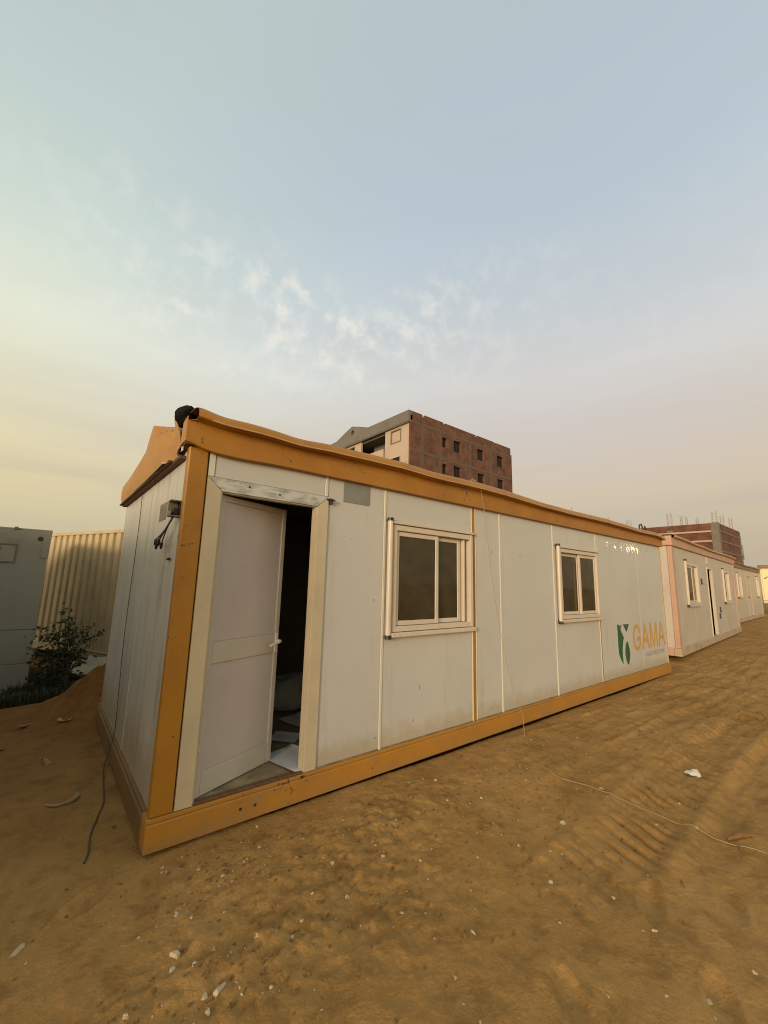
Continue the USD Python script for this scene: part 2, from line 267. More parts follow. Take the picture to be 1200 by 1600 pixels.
def brick_mat(name, c1, c2, mortar, scale):
    """far-off brickwork (each brick well under ten pixels): z up the wall, x + y along it"""
    return usdkit.material(stage, '/World/Looks/' + name, {'g': ('geometry', {}), 's': ('separate_xyz', {}), 'a': ('math', {'math_type': 'add'}), 'c': ('combine_xyz', {'z': 0.0}),
        'b': ('brick_texture', {'color1': c1, 'color2': c2, 'mortar': mortar, 'scale': scale, 'mortar_size': .012, 'brick_width': .25, 'row_height': .085, 'bias': 0.1}),
        'n': ('noise_texture', {'scale': .8, 'detail': 7.0, 'roughness': .72}), 'r': ('rgb_ramp', {'ramp': [(0, (.40,) * 3), (.38, (.68,) * 3), (.5, (1.0,) * 3), (.62, (1.28, 1.3, 1.35)), (1, (1.8, 1.9, 2.0))]}), 'mx': ('mix_color', {'blend_type': 'multiply', 'fac': 1.0, 'use_clamp': False}), 'p': ('principled_bsdf', {'roughness': .92})},
        [('g.position', 's.vector'), ('s.x', 'a.value1'), ('s.y', 'a.value2'), ('a.value', 'c.x'), ('s.z', 'c.y'), ('c.vector', 'b.vector'), ('g.position', 'n.vector'), ('n.fac', 'r.fac'), ('b.color', 'mx.a'), ('r.color', 'mx.b'), ('mx.result', 'p.base_color')], surface='p.BSDF')
M['brick'] = brick_mat('dull_brickwork', (.165, .055, .030), (.11, .040, .025), (.12, .078, .055), 1.0)
M['brick_red'] = brick_mat('red_brickwork', (.16, .048, .022), (.12, .038, .018), (.12, .075, .05), 1.0)

# sand: patchy tone, redder and darker towards the back left, fine grain in bump
def sand(name):
    return usdkit.material(stage, '/World/Looks/' + name, {
        'g': ('geometry', {}), 'n1': ('noise_texture', {'scale': 1.1, 'detail': 6.0, 'roughness': .62, 'distortion': .4}), 'r1': ('rgb_ramp', {'ramp': [(0, (.265, .140, .042)), (.34, (.298, .160, .050)), (.52, (.345, .190, .061)), (.72, (.395, .222, .078)), (1, (.42, .238, .086))]}),
        'n2': ('noise_texture', {'scale': 5.5, 'detail': 8.0, 'roughness': .7}), 'r2': ('rgb_ramp', {'ramp': [(0, (.42, .39, .35)), (.40, (.80, .785, .76)), (.5, (1, 1, 1)), (.68, (1.06, 1.06, 1.08)), (1, (1.2, 1.2, 1.25))]}),
        'n4': ('noise_texture', {'scale': 160.0, 'detail': 3.0, 'roughness': .7}), 'r4': ('rgb_ramp', {'ramp': [(0, (.7,) * 3), (.4, (.93,) * 3), (.6, (1.05,) * 3), (1, (1.5,) * 3)]}),
        'mx': ('mix_color', {'blend_type': 'multiply', 'fac': 1.0, 'use_clamp': False}), 'mx2': ('mix_color', {'blend_type': 'multiply', 'fac': 1.0, 'use_clamp': False}),
        's': ('separate_xyz', {}), 'nw': ('noise_texture', {'scale': 1.4, 'detail': 5.0, 'roughness': .6}), 'ma': ('math', {'math_type': 'multiply_add', 'value2': 2.2}), 'soil': ('map_range', {'from_min': .9, 'from_max': 4.2, 'to_min': 0.0, 'to_max': 1.0, 'clamp': True}), 'xl': ('map_range', {'from_min': 6.0, 'from_max': 1.5, 'to_min': 0.0, 'to_max': 1.0, 'clamp': True}), 'sx': ('math', {'math_type': 'multiply'}), 'red': ('mix_color', {'blend_type': 'multiply', 'b': (.47, .37, .29), 'use_clamp': False}),
        'n3': ('noise_texture', {'scale': 42.0, 'detail': 6.0, 'roughness': .65}), 'b': ('bump', {'strength': 1.0, 'distance': .011}), 'p': ('principled_bsdf', {'roughness': .95, 'specular_ior_level': .15})},
        [('g.position', 'n1.vector'), ('n1.fac', 'r1.fac'), ('g.position', 'n2.vector'), ('n2.fac', 'r2.fac'), ('r1.color', 'mx.a'), ('r2.color', 'mx.b'), ('g.position', 'n4.vector'), ('n4.fac', 'r4.fac'), ('mx.result', 'mx2.a'), ('r4.color', 'mx2.b'), ('g.position', 's.vector'), ('g.position', 'nw.vector'), ('nw.fac', 'ma.value1'), ('s.y', 'ma.value3'), ('ma.value', 'soil.value'), ('s.x', 'xl.value'), ('soil.result', 'sx.value1'), ('xl.result', 'sx.value2'), ('sx.value', 'red.fac'), ('mx2.result', 'red.a'), ('red.result', 'p.base_color'), ('g.position', 'n3.vector'), ('n3.fac', 'b.height'), ('b.normal', 'p.normal')], surface='p.BSDF')
M['sand'] = sand('trodden_sand')

# ------------------------------------------------------------------ ground
def sstep(a, b, x):
    t = np.clip((x - a) / (b - a), 0, 1); return t * t * (3 - 2 * t)

def ground_h(x, y, fine=True):
    x, y = np.broadcast_arrays(np.asarray(x, float), np.asarray(y, float))
    P = np.stack([x, y, 0 * x], -1)
    h = -.02 + .12 * sstep(8.5, 13, x) + .12 * sstep(17, 25, x)
    h = h - .030 * sstep(1.2, 3.0, x) * sstep(8.5, 7, x) * sstep(.5, -.3, np.abs(y + .0))   # slight hollow under the long rail
    h = h - .27 * sstep(3.6, 5.5, y) * sstep(1.5, .2, x)                                    # lower ground behind, on the left
    h = h + .50 * np.exp(-(((x - .32) / .62) ** 2 + ((y - 3.55) / .60) ** 2) ** 1.2) * (1 + .8 * (meshkit.fbm(P * 5.0, 4, 3) - .5))  # spoil heap
    away = sstep(-.06, .12, np.maximum(-y - .03, -.03 - x))                                 # quiet right at the cabin's foot
    out = np.clip(away, .25, 1)
    h = h + (.055 * (meshkit.fbm(P * .9, 3, 1) - .5) + .020 * (meshkit.fbm(P * 3.1, 4, 2) - .5)) * out
    h = h - .26 * sstep(.0, .10, y) * sstep(2.84, 2.6, y) * sstep(.5, 1.0, x) * sstep(8.95, 8.7, x)   # unseen pit under the cabin, added to darken the gap below the rail
    if fine:
        churn = np.exp(-(((x - .75) / .75) ** 2 + ((y + .85) / .5) ** 2)) + .8 * np.exp(-(((x - 1.5) / .6) ** 2 + ((y + .45) / .25) ** 2)) + .7 * np.exp(-(((x + .05) / .5) ** 2 + ((y + 1.0) / .2) ** 2))
        churn = churn + .55 * sstep(5, 8, x) * sstep(1, -1, y)
        h = h + (.014 + .030 * churn) * (meshkit.fbm(P * 13, 3, 5) - .5) * out
        h = h + .007 * (meshkit.fbm(P * 32, 2, 6) - .5) * (1 + 1.6 * churn)
        # streaks left by wheels and scraped sand, along the row of cabins
        s = np.stack([x * 1.1, (y + .05 * x) * 9.0, 0 * x], -1)
        h = h + .062 * (meshkit.fbm(s, 4, 8) - .5) * sstep(2.0, 4.5, x) * out
        # tyre track with slanting lugs
        yc = -1.60 - .05 * np.sin(x * .9); d = (y - yc)
        wob = .35 * (meshkit.fbm(P * 2.2, 2, 11) - .5)
        edge = sstep(.28, .12, np.abs(d + .08 * wob)); length = sstep(1.35, 2.1, x) * sstep(9.5, 7.5, x) * (.55 + .45 * sstep(.38, .55, meshkit.fbm(P * np.array([1.0, 1.0, 1]), 2, 14)))
        lug = np.sin(2 * np.pi * (x - d * .55 + wob * .5) / .125) + .35 * np.sin(4 * np.pi * (x - d * .55 + wob * .5) / .125 + 1)
        h = h + edge * length * (.0125 * lug * np.clip(3.2 * meshkit.fbm(P * 3.4, 2, 15) - .6, .40, 1.2) - .009) + .014 * length * np.exp(-((np.abs(d) - .27) / .05) ** 2)
        yc2 = -2.52; d2 = y - yc2
        h = h + sstep(.22, .12, np.abs(d2)) * sstep(2.6, 3.4, x) * (.010 * np.sin(2 * np.pi * (x + np.abs(d2) * .8) / .18) - .01)
        for yr, wr in ((-1.05, .07), (-2.05, .09), (-2.85, .1)):
            h = h - .016 * np.exp(-((y - yr - .08 * np.sin(x * .7 + yr)) / wr) ** 2) * sstep(1.8, 3.2, x) + .010 * np.exp(-((y - yr - .08 * np.sin(x * .7 + yr) - wr * 1.8) / (wr * .6)) ** 2) * sstep(1.8, 3.2, x)
        # heel prints
        for fx, fy, fa in ((2.35, -2.20, .5), (2.0, -1.95, .4), (.62, -1.9, 1.0), (1.15, -1.95, .9), (-.3, -.2, .6), (1.62, -2.32, .4)):
            u = (x - fx) * math.cos(fa) + (y - fy) * math.sin(fa); w = -(x - fx) * math.sin(fa) + (y - fy) * math.cos(fa)
            q = (u / .13) ** 2 + (w / .05) ** 2
            h = h - .020 * np.exp(-q ** 2) + .006 * np.exp(-(q - 1.9) ** 2 * 2)
    return h

def spaced(parts):
    a = [np.arange(s, e, d) for s, e, d in parts]; return np.unique(np.round(np.concatenate(a + [[parts[-1][1]]]), 5))
gx = spaced([(-400, -100, 60), (-100, -20, 10), (-20, -5, 1.0), (-5, -1.3, .15), (-1.3, 3.4, .0125), (3.4, 7.0, .02), (7.0, 12, .06), (12, 30, .25), (30, 60, 1.5), (60, 400, 34)])
gy = spaced([(-400, -100, 60), (-100, -20, 10), (-20, -5, 1.0), (-5, -2.8, .08), (-2.8, 0.1, .0125), (.1, 1.5, .04), (1.5, 5.2, .045), (5.2, 9, .2), (9, 30, 1.5), (30, 400, 37)])
GX, GY = np.meshgrid(gx, gy, indexing='ij')
G = np.stack([GX, GY, ground_h(GX, GY)], -1)
obj_g = obj('ground', MB().grid(G), M['sand'], smooth=True)
tag(obj_g, 'brown trodden sand with tyre marks in front of the cabins', kind='structure')

def gz(x, y): return float(ground_h(np.array([x]), np.array([y]))[0])

# ------------------------------------------------------------------ far buildings
def window_hole_wall(x0, x1, z0, z1, holes):
    """cells of a wall rectangle around rectangular holes (u0, u1, w0, w1)"""
    xs = sorted({x0, x1, *[h[0] for h in holes], *[h[1] for h in holes]}); zs = sorted({z0, z1, *[h[2] for h in holes], *[h[3] for h in holes]})
    out = []
    for j in range(len(zs) - 1):
        run = None
        for i in range(len(xs) - 1):
            cx, cz = (xs[i] + xs[i + 1]) / 2, (zs[j] + zs[j + 1]) / 2
            solid = not any(h[0] < cx < h[1] and h[2] < cz < h[3] for h in holes)
            if solid:
                if run is None: run = [xs[i], xs[i + 1]]
                else: run[1] = xs[i + 1]
            if (not solid or i == len(xs) - 2) and run: out.append((run[0], run[1], zs[j], zs[j + 1])); run = None
    return out

def apartment_block():
    ox, oy, H = 27.55, 27.60, 19.90
    L, W = 18.4, 21.3
    t = thing('brick_apartment_block', 'unfinished brick apartment block with grey gabled front, rising behind the cabin roof', 'building', loc=(ox, oy, 0))
    st = 3.12
    holes = []
    for k in range(6):
        zt = H - 1.66 - k * st
        if zt < 1.5: break
        holes += [(4.95, 5.75, zt - 1.25, zt - .12), (6.9, 8.2, zt - 1.38, zt), (11.3, 12.6, zt - 1.42, zt), (15.35, 16.7, zt - 1.45, zt)]
    wall = MB()
    for a, b, c, d in window_hole_wall(0, L, 0, H - .5, holes): wall.box(a, b, 0, .25, c, d)
    obj('brick_wall', wall, M['brick'], t)
    # stepped brick parapet
    par = MB(); x = 0.0
    for w, hh in ((1.75, 0.0), (.35, -.28), (3.0, .02), (.3, -.22), (5.6, 0.0), (.35, -.25), (3.4, 0.02), (.3, -.2), (3.35, 0.0)):
        par.box(x, x + w, .003, .23, H - .5, H + hh); x += w
    obj('parapet', par, M['brick'], t)
    for cx, w in ((1.55, .45), (4.45, .4), (9.7, .4), (13.8, .4)):
        obj('concrete_column', B(cx, cx + w, -.012, .2, 0, H - 1.05), M['frame_grey'], t)
    for k in range(6):
        zb = H - 1.35 - k * st
        if zb > 0: obj('concrete_beam', B(.02, L - .02, -.02, .18, zb, zb + .30), M['frame_grey'], t)
    for h in holes[:16]:
        obj('window_opening', B(h[0] - .02, h[1] + .02, .26, .34, h[2] - .02, h[3] + .02), M['void'], t)
    obj('end_trim', B(L, L + .28, .02, .7, 0, H - .9), M['brick'], t)
    obj('rear_wall', B(.3, L, W - .25, W, 0, H), M['brick'], t)
    obj('far_wall', B(L - .25, L, .28, W - .28, 0, H - .2), M['brick'], t)
    # front: plaster bays, balconies in between, grey roof band with pediment
    for a, b in ((.26, 4.25), (8.9, 13.1), (17.4, W - .26)):
        hs = []
        for k in range(6):
            zt = H - 1.66 - k * st
            if zt > 1.5: hs.append((a + (b - a) * .34, a + (b - a) * .72, zt - 1.3, zt))
        m = MB()
        for u0, u1, w0, w1 in window_hole_wall(a, b, 0, H - 1.2, hs): m.box(0, .25, u0, u1, w0, w1)
        obj('plaster_bay', m, M['plaster'], t)
        for k, (u0, u1, w0, w1) in enumerate(hs[:3]):
            f = MB().box(-.05, .02, u0 - .12, u1 + .12, w0 - .12, w0).box(-.05, .02, u0 - .12, u1 + .12, w1, w1 + .12).box(-.05, .02, u0 - .12, u0, w0, w1).box(-.05, .02, u1, u1 + .12, w0, w1)
            wn = obj('window_surround', f, M['plaster'] if k else M['concrete'], t)
            obj('pane', B(.12, .16, u0 + .002, u1 - .002, w0 + .002, w1 - .002), M['plaster'] if (k == 0 and a < 1) else M['void'], wn)
    for a, b in ((4.27, 8.88), (13.12, 17.38)):
        for k in range(5):
            z = H - 1.2 - (k + 1) * st
            obj('balcony_slab', B(-.25, 2.0, a, b, z - .22, z + .05), M['plaster'], t)
            obj('balcony_wall', B(-.25, -.12, a, b, z + .05, z + .95), M['plaster'], t)
            obj('balcony_back', B(2.0, 2.2, a, b, z + .05, z + st - .22), M['grey_plaster'], t)
            d = obj('balcony_door', B(1.95, 1.99, a + .5, a + 1.7, z + .05, z + 2.2), M['void'], t)
    # roof band follows the gable
    prof = sg.Polygon([(0.0, H - 1.2), (W, H - 1.2), (W, H), (14.2, H + .02), (12.4, H + .62), (10.65, H + 1.15), (8.9, H + .62), (7.2, H + .05), (0, H)]).difference(sg.Point(10.5, H + .25).buffer(.34))
    m = trimesh.creation.extrude_polygon(prof, .55, engine='earcut'); v = np.array(m.vertices)
    obj('gabled_roof_band', trimesh.Trimesh(np.stack([-.30 + v[:, 2], v[:, 0], v[:, 1]], 1), np.array(m.faces), process=False), M['grey_plaster'], t)
    obj('roof_slab', B(.26, L - .3, .28, W - .3, H - 1.5, H - 1.2), M['concrete'], t)
    obj('balcony_ceiling', B(-.25, .25, .02, W, H - 1.32, H - 1.205), M['grey_plaster'], t)
apartment_block()

def brick_frame_house():
    ox, oy, H = 55.83, 8.28, 9.06
    L, W = 10.4, 13.0
    t = thing('brick_house_shell', 'unfinished red brick house shell with rebar on its roof, behind the pink trimmed cabin', 'building', loc=(ox, oy, 0))
    obj('brick_wall', B(.66, L, .03, .28, 0, H - .06), M['brick_red'], t)
    obj('brick_wall', B(.03, .28, .68, W, 0, H - .02), M['brick_red'], t)
    obj('far_wall', B(L - .25, L - .003, .3, W, 0, H - .1), M['brick_red'], t)
    obj('rear_wall', B(.3, L - .3, W - .25, W - .003, 0, H - .1), M['brick_red'], t)
    obj('corner_column', B(0, .66, 0, .68, 0, H + .02), M['concrete'], t)
    obj('concrete_column', B(0, .28, 4.3, 4.9, 0, H - .55), M['concrete'], t)
    obj('concrete_column', B(L - .55, L + .02, 0, .6, 0, H - .5), M['concrete'], t)
    for z in (H - .92, H - 2.0, H - 3.15, H - 4.3, H - 5.4):
        obj('lintel_band', B(-.02, .27, .69, W, z - .09, z + .09), M['plaster'], t)
        obj('lintel_band', B(.67, L - .56, -.02, .27, z - .08, z + .08), M['concrete'], t)
    obj('roof_slab', B(.3, L - .3, .3, W - .3, H - 3.2, H - 3.0), M['concrete'], t)
    obj('scaffold_board', B(L + .02, L + 1.9, .2, 1.6, H - 3.4, H - 2.9), M['grey_plaster'], t)
    rail = MB()
    for a in ((L + .1, .3), (L + 1.1, .3), (L + 2.3, .3)): rail.tube([(a[0], a[1], H - 3.0), (a[0], a[1], H - 1.55)], .03, 4)
    rail.tube([(L + .1, .3, H - 1.6), (L + 2.3, .3, H - 1.6)], .03, 4)
    obj('roof_railing', rail, M['concrete'], t)
    for x, y, hh, w, ties in ((.33, .34, 1.45, .40, 5), (.33, 4.6, 1.75, .42, 6), (.2, 9.0, 1.3, .42, 5), (.2, 2.9, 1.0, .16, 2), (.2, 3.4, 1.15, .16, 2), (.2, 1.9, .7, .2, 2), (3.4, .3, 1.35, .28, 3), (7.6, .3, 1.5, .26, 4)):
        m = MB()
        for a in (-1, 1):
            for b in (-1, 1):
                m.tube([(x + a * w / 2, y + b * w / 2, H - .6), (x + a * w / 2 + .02 * a, y + b * w / 2, H + hh * random.uniform(.86, 1.05))], .015, 4)
        for k in range(ties):
            z = H + .12 + k * (hh - .3) / max(ties, 1)
            m.tube([(x - w / 2, y - w / 2, z), (x + w / 2, y - w / 2, z)], .012, 4).tube([(x - w / 2, y + w / 2, z), (x + w / 2, y + w / 2, z)], .012, 4).tube([(x - w / 2, y - w / 2, z), (x - w / 2, y + w / 2, z)], .012, 4)
        obj('rebar_cage', m, M['steel'], t)
brick_frame_house()

# ------------------------------------------------------------------ windows and cabins
def lerp_pts(a, b, n): return np.linspace(np.array(a, float), np.array(b, float), n)

def sliding_window(t, x0, x1, z0, z1, front_left, near=True, mat='frame_pink', gap=0.0):
    """x0..x1, z0..z1 outer size of the frame, guide bar left of it"""
    fm = M[mat]
    w = obj('window', MB().box(x0, x0 + .045, -.035, .055, z0, z1, c=.004).box(x1 - .045, x1, -.035, .055, z0, z1, c=.004).box(x0 + .045, x1 - .045, -.033, .055, z1 - .055, z1 - .002, c=.004).box(x0 + .045, x1 - .045, -.033, .055, z0 + .002, z0 + .05, c=.004), fm, t)
    ix0, ix1, iz0, iz1 = x0 + .05, x1 - .05, z0 + .055, z1 - .06
    mid = ix0 + (ix1 - ix0) * .53
    s1 = (ix0, mid + .02); s2 = (mid - .02 - (0 if not gap else .01), ix1 - gap)
    for k, (a, b) in enumerate((s1, s2)):
        y = -.012 if (k == 0) == front_left else .022
        c = .042
        obj('sash', MB().box(a, a + c, y, y + .026, iz0, iz1, c=.003).box(b - c, b, y, y + .026, iz0, iz1, c=.003).box(a + c, b - c, y + .001, y + .025, iz0, iz0 + c, c=.003).box(a + c, b - c, y + .001, y + .025, iz1 - c, iz1, c=.003), fm, w)
        obj('pane', B(a + c, b - c, y + .011, y + .016, iz0 + c, iz1 - c), M['glass'], w)
    if gap: obj('track', MB().box(ix1 - gap + .022, ix1 - gap + .045, -.008, .03, iz0, iz1, c=.003).box(ix1 - gap + .003, ix1 - .001, .034, .05, iz0, iz1, c=.003), fm, w)
    if near:
        obj('roller_guide', MB().tube([(x0 - .045, -.035, z0 - .02), (x0 - .045, -.035, z1 + .025)], .027, 10).box(x0 - .02, x0, -.03, .0, z0 - .015, z1 + .02, c=.003), fm, w, smooth=40)
        obj('top_bar', B(x0 - .02, x1 + .02, -.05, -.002, z1 + .004, z1 + .028, c=.004), fm, w)
        obj('bottom_bar', B(x0 - .02, x1 + .02, -.058, -.002, z0 - .045, z0 - .004, c=.006), fm, w)
        obj('end_cap', MB().tube([(x0 - .045, -.035, z1 + .026), (x0 - .045, -.035, z1 + .055)], .031, 10), M['black'], w)
        obj('end_cap', MB().tube([(x0 - .045, -.035, z0 - .055), (x0 - .045, -.035, z0 - .021)], .031, 10), M['black'], w)
        for zz in (z1 + .016, z0 - .024): obj('end_plug', B(x1 + .021, x1 + .03, -.045, -.006, zz - .014, zz + .014), M['black'], w)
    else:
        obj('bottom_bar', B(x0 - .06, x1 + .02, -.06, -.002, z0 - .05, z0 - .004, c=.006), fm, w)
        obj('roller_guide', B(x0 - .06, x0 - .01, -.05, -.001, z0 - .003, z1 + .05, c=.006), fm, w)
        obj('end_cap', B(x0 - .065, x0 - .005, -.055, -.002, z1 + .051, z1 + .09), M['black'], w)
        obj('end_cap', B(x0 - .121, x0 - .061, -.055, -.002, z0 - .06, z0 - .0), M['black'], w)
    return w

L, W, H1 = 9.035, 2.84, 2.452

def main_cabin():
    t = thing('site_cabin', 'long white site cabin with ochre frame and open door, nearest in the row', 'cabin')
    P, Y = M['panel'], M['yellow']
    # --- chassis
    obj('base_rail', MB().box(-.03, L + .005, -.032, .10, 0, .152, c=.006).box(-.03, L + .005, -.020, .10, .1525, .178, c=.004), M['yellow_rail'], t)
    obj('end_base_rail', MB().box(-.032, .06, .103, W, 0, .153, c=.006).box(-.020, .06, .103, W, .1535, .176, c=.004), M['end_rail'], t)
    obj('far_end_base_rail', B(L - .07, L + .003, .103, W, 0, .176, c=.006), M['yellow_rail'], t)
    obj('rear_base_rail', B(.063, L - .073, W - .1, W - .002, 0, .176, c=.006), M['yellow_rail'], t)
    obj('corner_post', MB().box(-.014, .113, -.014, .058, .179, 2.475, c=.008), Y, t)
    obj('corner_post', MB().box(L - .055, L, -.008, .06, .179, 2.45, c=.006), M['far_rail'], t)
    obj('corner_post', MB().box(.004, .07, W - .07, W + .002, .178, 2.45, c=.006), M['far_rail'], t)
    obj('corner_post', MB().box(L - .07, L, W - .07, W + .002, .178, 2.45, c=.006), Y, t)
    # --- front wall: single panels with recessed joints
    zt = 2.47
    for a in [(1.103, 1.714, .18, zt), (1.742, 2.985, .18, 1.10), (1.742, 2.985, 2.165, zt), (3.068, 3.512, .18, zt), (3.540, 4.752, .18, zt), (4.780, 6.085, .18, 1.10), (4.780, 6.085, 2.165, zt),
              (6.138, 7.748, .18, zt), (7.753, L - .058, .18, zt), (.168, 1.068, 2.29, zt), (1.742, 1.765, 1.104, 2.161), (2.978, 2.985, 1.104, 2.161), (4.78, 4.835, 1.104, 2.161)]:
        obj('wall_panel', B(a[0], a[1], 0, .058, a[2], a[3], c=.003), P, t)
    for x in (1.7155, 3.5135, 4.7535):
        obj('joint_cover', B(x, x + .025, -.007, .02, .18, zt, c=.002), M['strip'], t)
    for x in (2.987, 3.052):
        obj('joint_cover', B(x, x + .014, -.006, .02, .18, zt, c=.002), M['strip'], t)
    obj('yellow_strip', B(3.002, 3.051, -.003, .02, .18, zt, c=.002), Y, t)
    obj('yellow_strip', B(6.100, 6.132, -.003, .02, .18, 1.095, c=.002), Y, t)
    obj('joint_cover', B(6.0865, 6.099, -.005, .02, .18, zt, c=.002), M['strip'], t)
    obj('joint_cover', B(6.100, 6.132, .004, .02, 1.1, zt, c=.002), M['far_rail'], t)
    # --- roof edge (dented gutter profile), front
    n = 260; xs = np.linspace(-.055, L + .03, n)
    nz = lambda s, k: np.array([meshkit.fbm(np.array([[x * s, k, 0.0]]), 3, 21)[0] - .5 for x in xs])
    lip = .030 * nz(.8, .3) + .020 * nz(3.0, 1.7); face = .018 * nz(1.3, 4.0)
    lift = .022 * np.exp(-((xs - .0) / .12) ** 2) - .014 * np.exp(-((xs - .75) / .18) ** 2) + .022 * np.exp(-((xs - 3.2) / .8) ** 2) + .012 * np.exp(-((xs - 1.7) / .4) ** 2) - .05 * np.exp(-((xs - 9.05) / .22) ** 2)
    belly = -.012 * np.exp(-((xs - 7.9) / .6) ** 2)
    prof = [(.000, H1 + .004, 0, 0), (-.034, H1 + .001, 0, .3), (-.050, H1 + .006, 0, .6), (-.053, H1 + .10, .1, 1), (-.052, H1 + .176, .5, 1), (-.080, H1 + .178, 1, .6), (-.122, H1 + .182, 1, .6), (-.128, H1 + .190, 1, .6), (-.122, H1 + .225, 1.1, .6), (-.100, H1 + .250, 1.3, .6), (-.02, H1 + .275, 1.4, .2), (.10, H1 + .285, 1.2, 0), (.28, H1 + .29, .3, 0)]
    G_ = np.zeros((n, len(prof), 3))
    bend = .010 * np.exp(-((xs - .30) / .22) ** 2)
    for j, (y, z, kl, kf) in enumerate(prof):
        low = 1 - j / (len(prof) - 1)
        G_[:, j] = np.stack([np.maximum(xs, -.004) if j >= 5 else xs, y - kf * face - .35 * kl * lip, z + kl * (lip * .55 + lift) + (belly if j > 3 else 0) - (bend if j < 3 else 0) + (.035 * np.exp(-((xs + .05) / .1) ** 2) if j < 3 else 0)], 1)
    obj('front_fascia', MB().grid(G_, thick=(0, .004, .003)), Y, t, smooth=35)
    edge = G_[:, 7] + np.array([0, -.004, -.004])
    obj('gutter_edge', MB().tube(edge[4:-2], .0045, 5), M['edge'], t)
    # --- roof sheet with ribs
    rx = np.linspace(.05, L + .02, 120); ry = np.array([.20, .9, 1.6, 2.3, 2.86])
    Rz = np.zeros((len(rx), len(ry), 3))
    for j, y in enumerate(ry): Rz[:, j] = np.stack([rx, np.full_like(rx, y), 2.742 + .03 * math.sin(j / 4 * math.pi) - .006 * (np.sin(rx * 2 * math.pi / .3) > .6)], 1)
    obj('roof_sheet', MB().grid(Rz, thick=(0, 0, -.006)), M['roof'], t)
    obj('rear_fascia', B(.0, L, W - .01, W + .05, H1, 2.73, c=.006), Y, t)
    obj('far_end_fascia', B(L + .003, L + .045, -.03, W, H1 + .003, 2.71, c=.006), Y, t)
    # --- end fascia: one creased, torn sheet
    cols = [((-.052, 2.865, 2.445), (-.060, 2.885, 2.655)), ((-.060, 2.30, 2.440), (-.060, 2.36, 2.680)), ((-.072, 1.6, 2.437), (-.066, 1.88, 2.705)), ((-.080, .92, 2.432), (-.074, 1.40, 2.745)), ((-.085, .60, 2.43), (-.086, 1.14, 2.86)), ((-.088, .43, 2.428), (-.090, 1.036, 2.90)),
            ((-.050, .345, 2.428), (.005, .90, 2.875)), ((-.015, .285, 2.430), (.095, .74, 2.85)), ((-.012, .23, 2.437), (.080, .58, 2.815)), ((-.050, .17, 2.462), (-.048, .43, 2.785)), ((-.052, .125, 2.478), (-.052, .355, 2.76)), ((-.050, .105, 2.487), (-.050, .17, 2.62))]
    nb = 9
    E = np.zeros((len(cols) * 1, nb, 3))
    for i, (a, b) in enumerate(cols):
        p = lerp_pts(a, b, nb)
        s = np.linspace(0, 1, nb)
        p[:, 0] -= .018 * np.sin(s * math.pi) * (1 if i < 5 else -.2) * (meshkit.fbm(np.array([[i * .7, 0, 0]]), 2, 9)[0])
        E[i] = p
    fine = []
    for i in range(len(cols) - 1):
        for k in range(4 if i < len(cols) - 2 else 5):
            if i == len(cols) - 2 or k < 4: fine.append(E[i] + (E[i + 1] - E[i]) * k / 4)
    E = np.array(fine)
    jit = .010 * (meshkit.fbm(E * np.array([0, 3.0, 5.0]), 3, 31) - .5)
    E[..., 0] += jit
    obj('end_fascia', MB().grid(E, thick=(.005, 0, 0)), Y, t, label='ochre end fascia sheet, dented and torn away at the corner', smooth=25)
    # turned-down rim of the end fascia and the dark wood behind it
    rim = E[:, 0] + np.array([-.004, 0, -.004]); obj('end_fascia_rim', MB().tube(rim, .006, 5), M['roof'], t)
    obj('soffit', MB().box(-.046, .0, .115, W, 2.405, 2.432, c=.004).box(-.075, -.05, .3, W, 2.415, 2.428), M['dark_wood'], t)
    obj('corner_flange', MB().hull([(-.056, -.052, 2.495), (-.056, .085, 2.485), (-.050, -.052, 2.495), (-.050, .085, 2.485), (-.056, -.052, 2.665), (-.056, .055, 2.645), (-.050, -.052, 2.665), (-.050, .055, 2.645)]), Y, t)
    obj('corner_soffit', B(-.048, .10, -.045, .11, 2.477, 2.49), M['dark_wood'], t)
    obj('metal_tab', B(-.05, -.046, .02, .07, 2.44, 2.47), M['cream_alu'], t)
    # torn roofing felt sticking out of the corner
    ic = trimesh.creation.icosphere(subdivisions=4); v = np.array(ic.vertices)
    v = v * np.array([.075, .125, .080]); v *= (1 + .55 * (meshkit.fbm(v * 16 + 3, 3, 4) - .5))[:, None]
    v = v + np.array([.0, .255, 2.765]); v[:, 2] = np.minimum(v[:, 2], 2.845 - .12 * np.abs(v[:, 1] - .25) + .01 * np.sin(v[:, 1] * 60))
    felt = MB().add(v, np.array(ic.faces)); felt.hull([(-.035, .06, 2.66), (-.03, .19, 2.76), (-.03, .14, 2.58), (.0, .12, 2.70), (-.02, .10, 2.60)])
    obj('torn_felt', felt, M['tar'], t, label='black roofing felt sticking out of the torn roof corner', smooth=40)
    # --- end wall
    EP = M['end_panel']
    for a, b in ((.061, 1.215), (1.227, 1.690), (1.702, W - .073)):
        obj('end_panel', B(-.000, .055, a, b, .179, 2.47, c=.003), EP, t)
    obj('joint_cover', B(-.004, .02, 1.2165, 1.2255, .18, 2.45, c=.001), M['strip'], t)
    obj('joint_cover', B(.006, .02, 1.6915, 1.7005, .18, 2.45), M['black'], t)
    # --- back and far walls, lining, floor
    obj('rear_wall', B(.073, L - .073, W - .06, W - .005, .178, 2.46), P, t)
    obj('far_end_wall', B(L - .055, L - .003, .063, W - .073, .178, 2.46), EP, t)
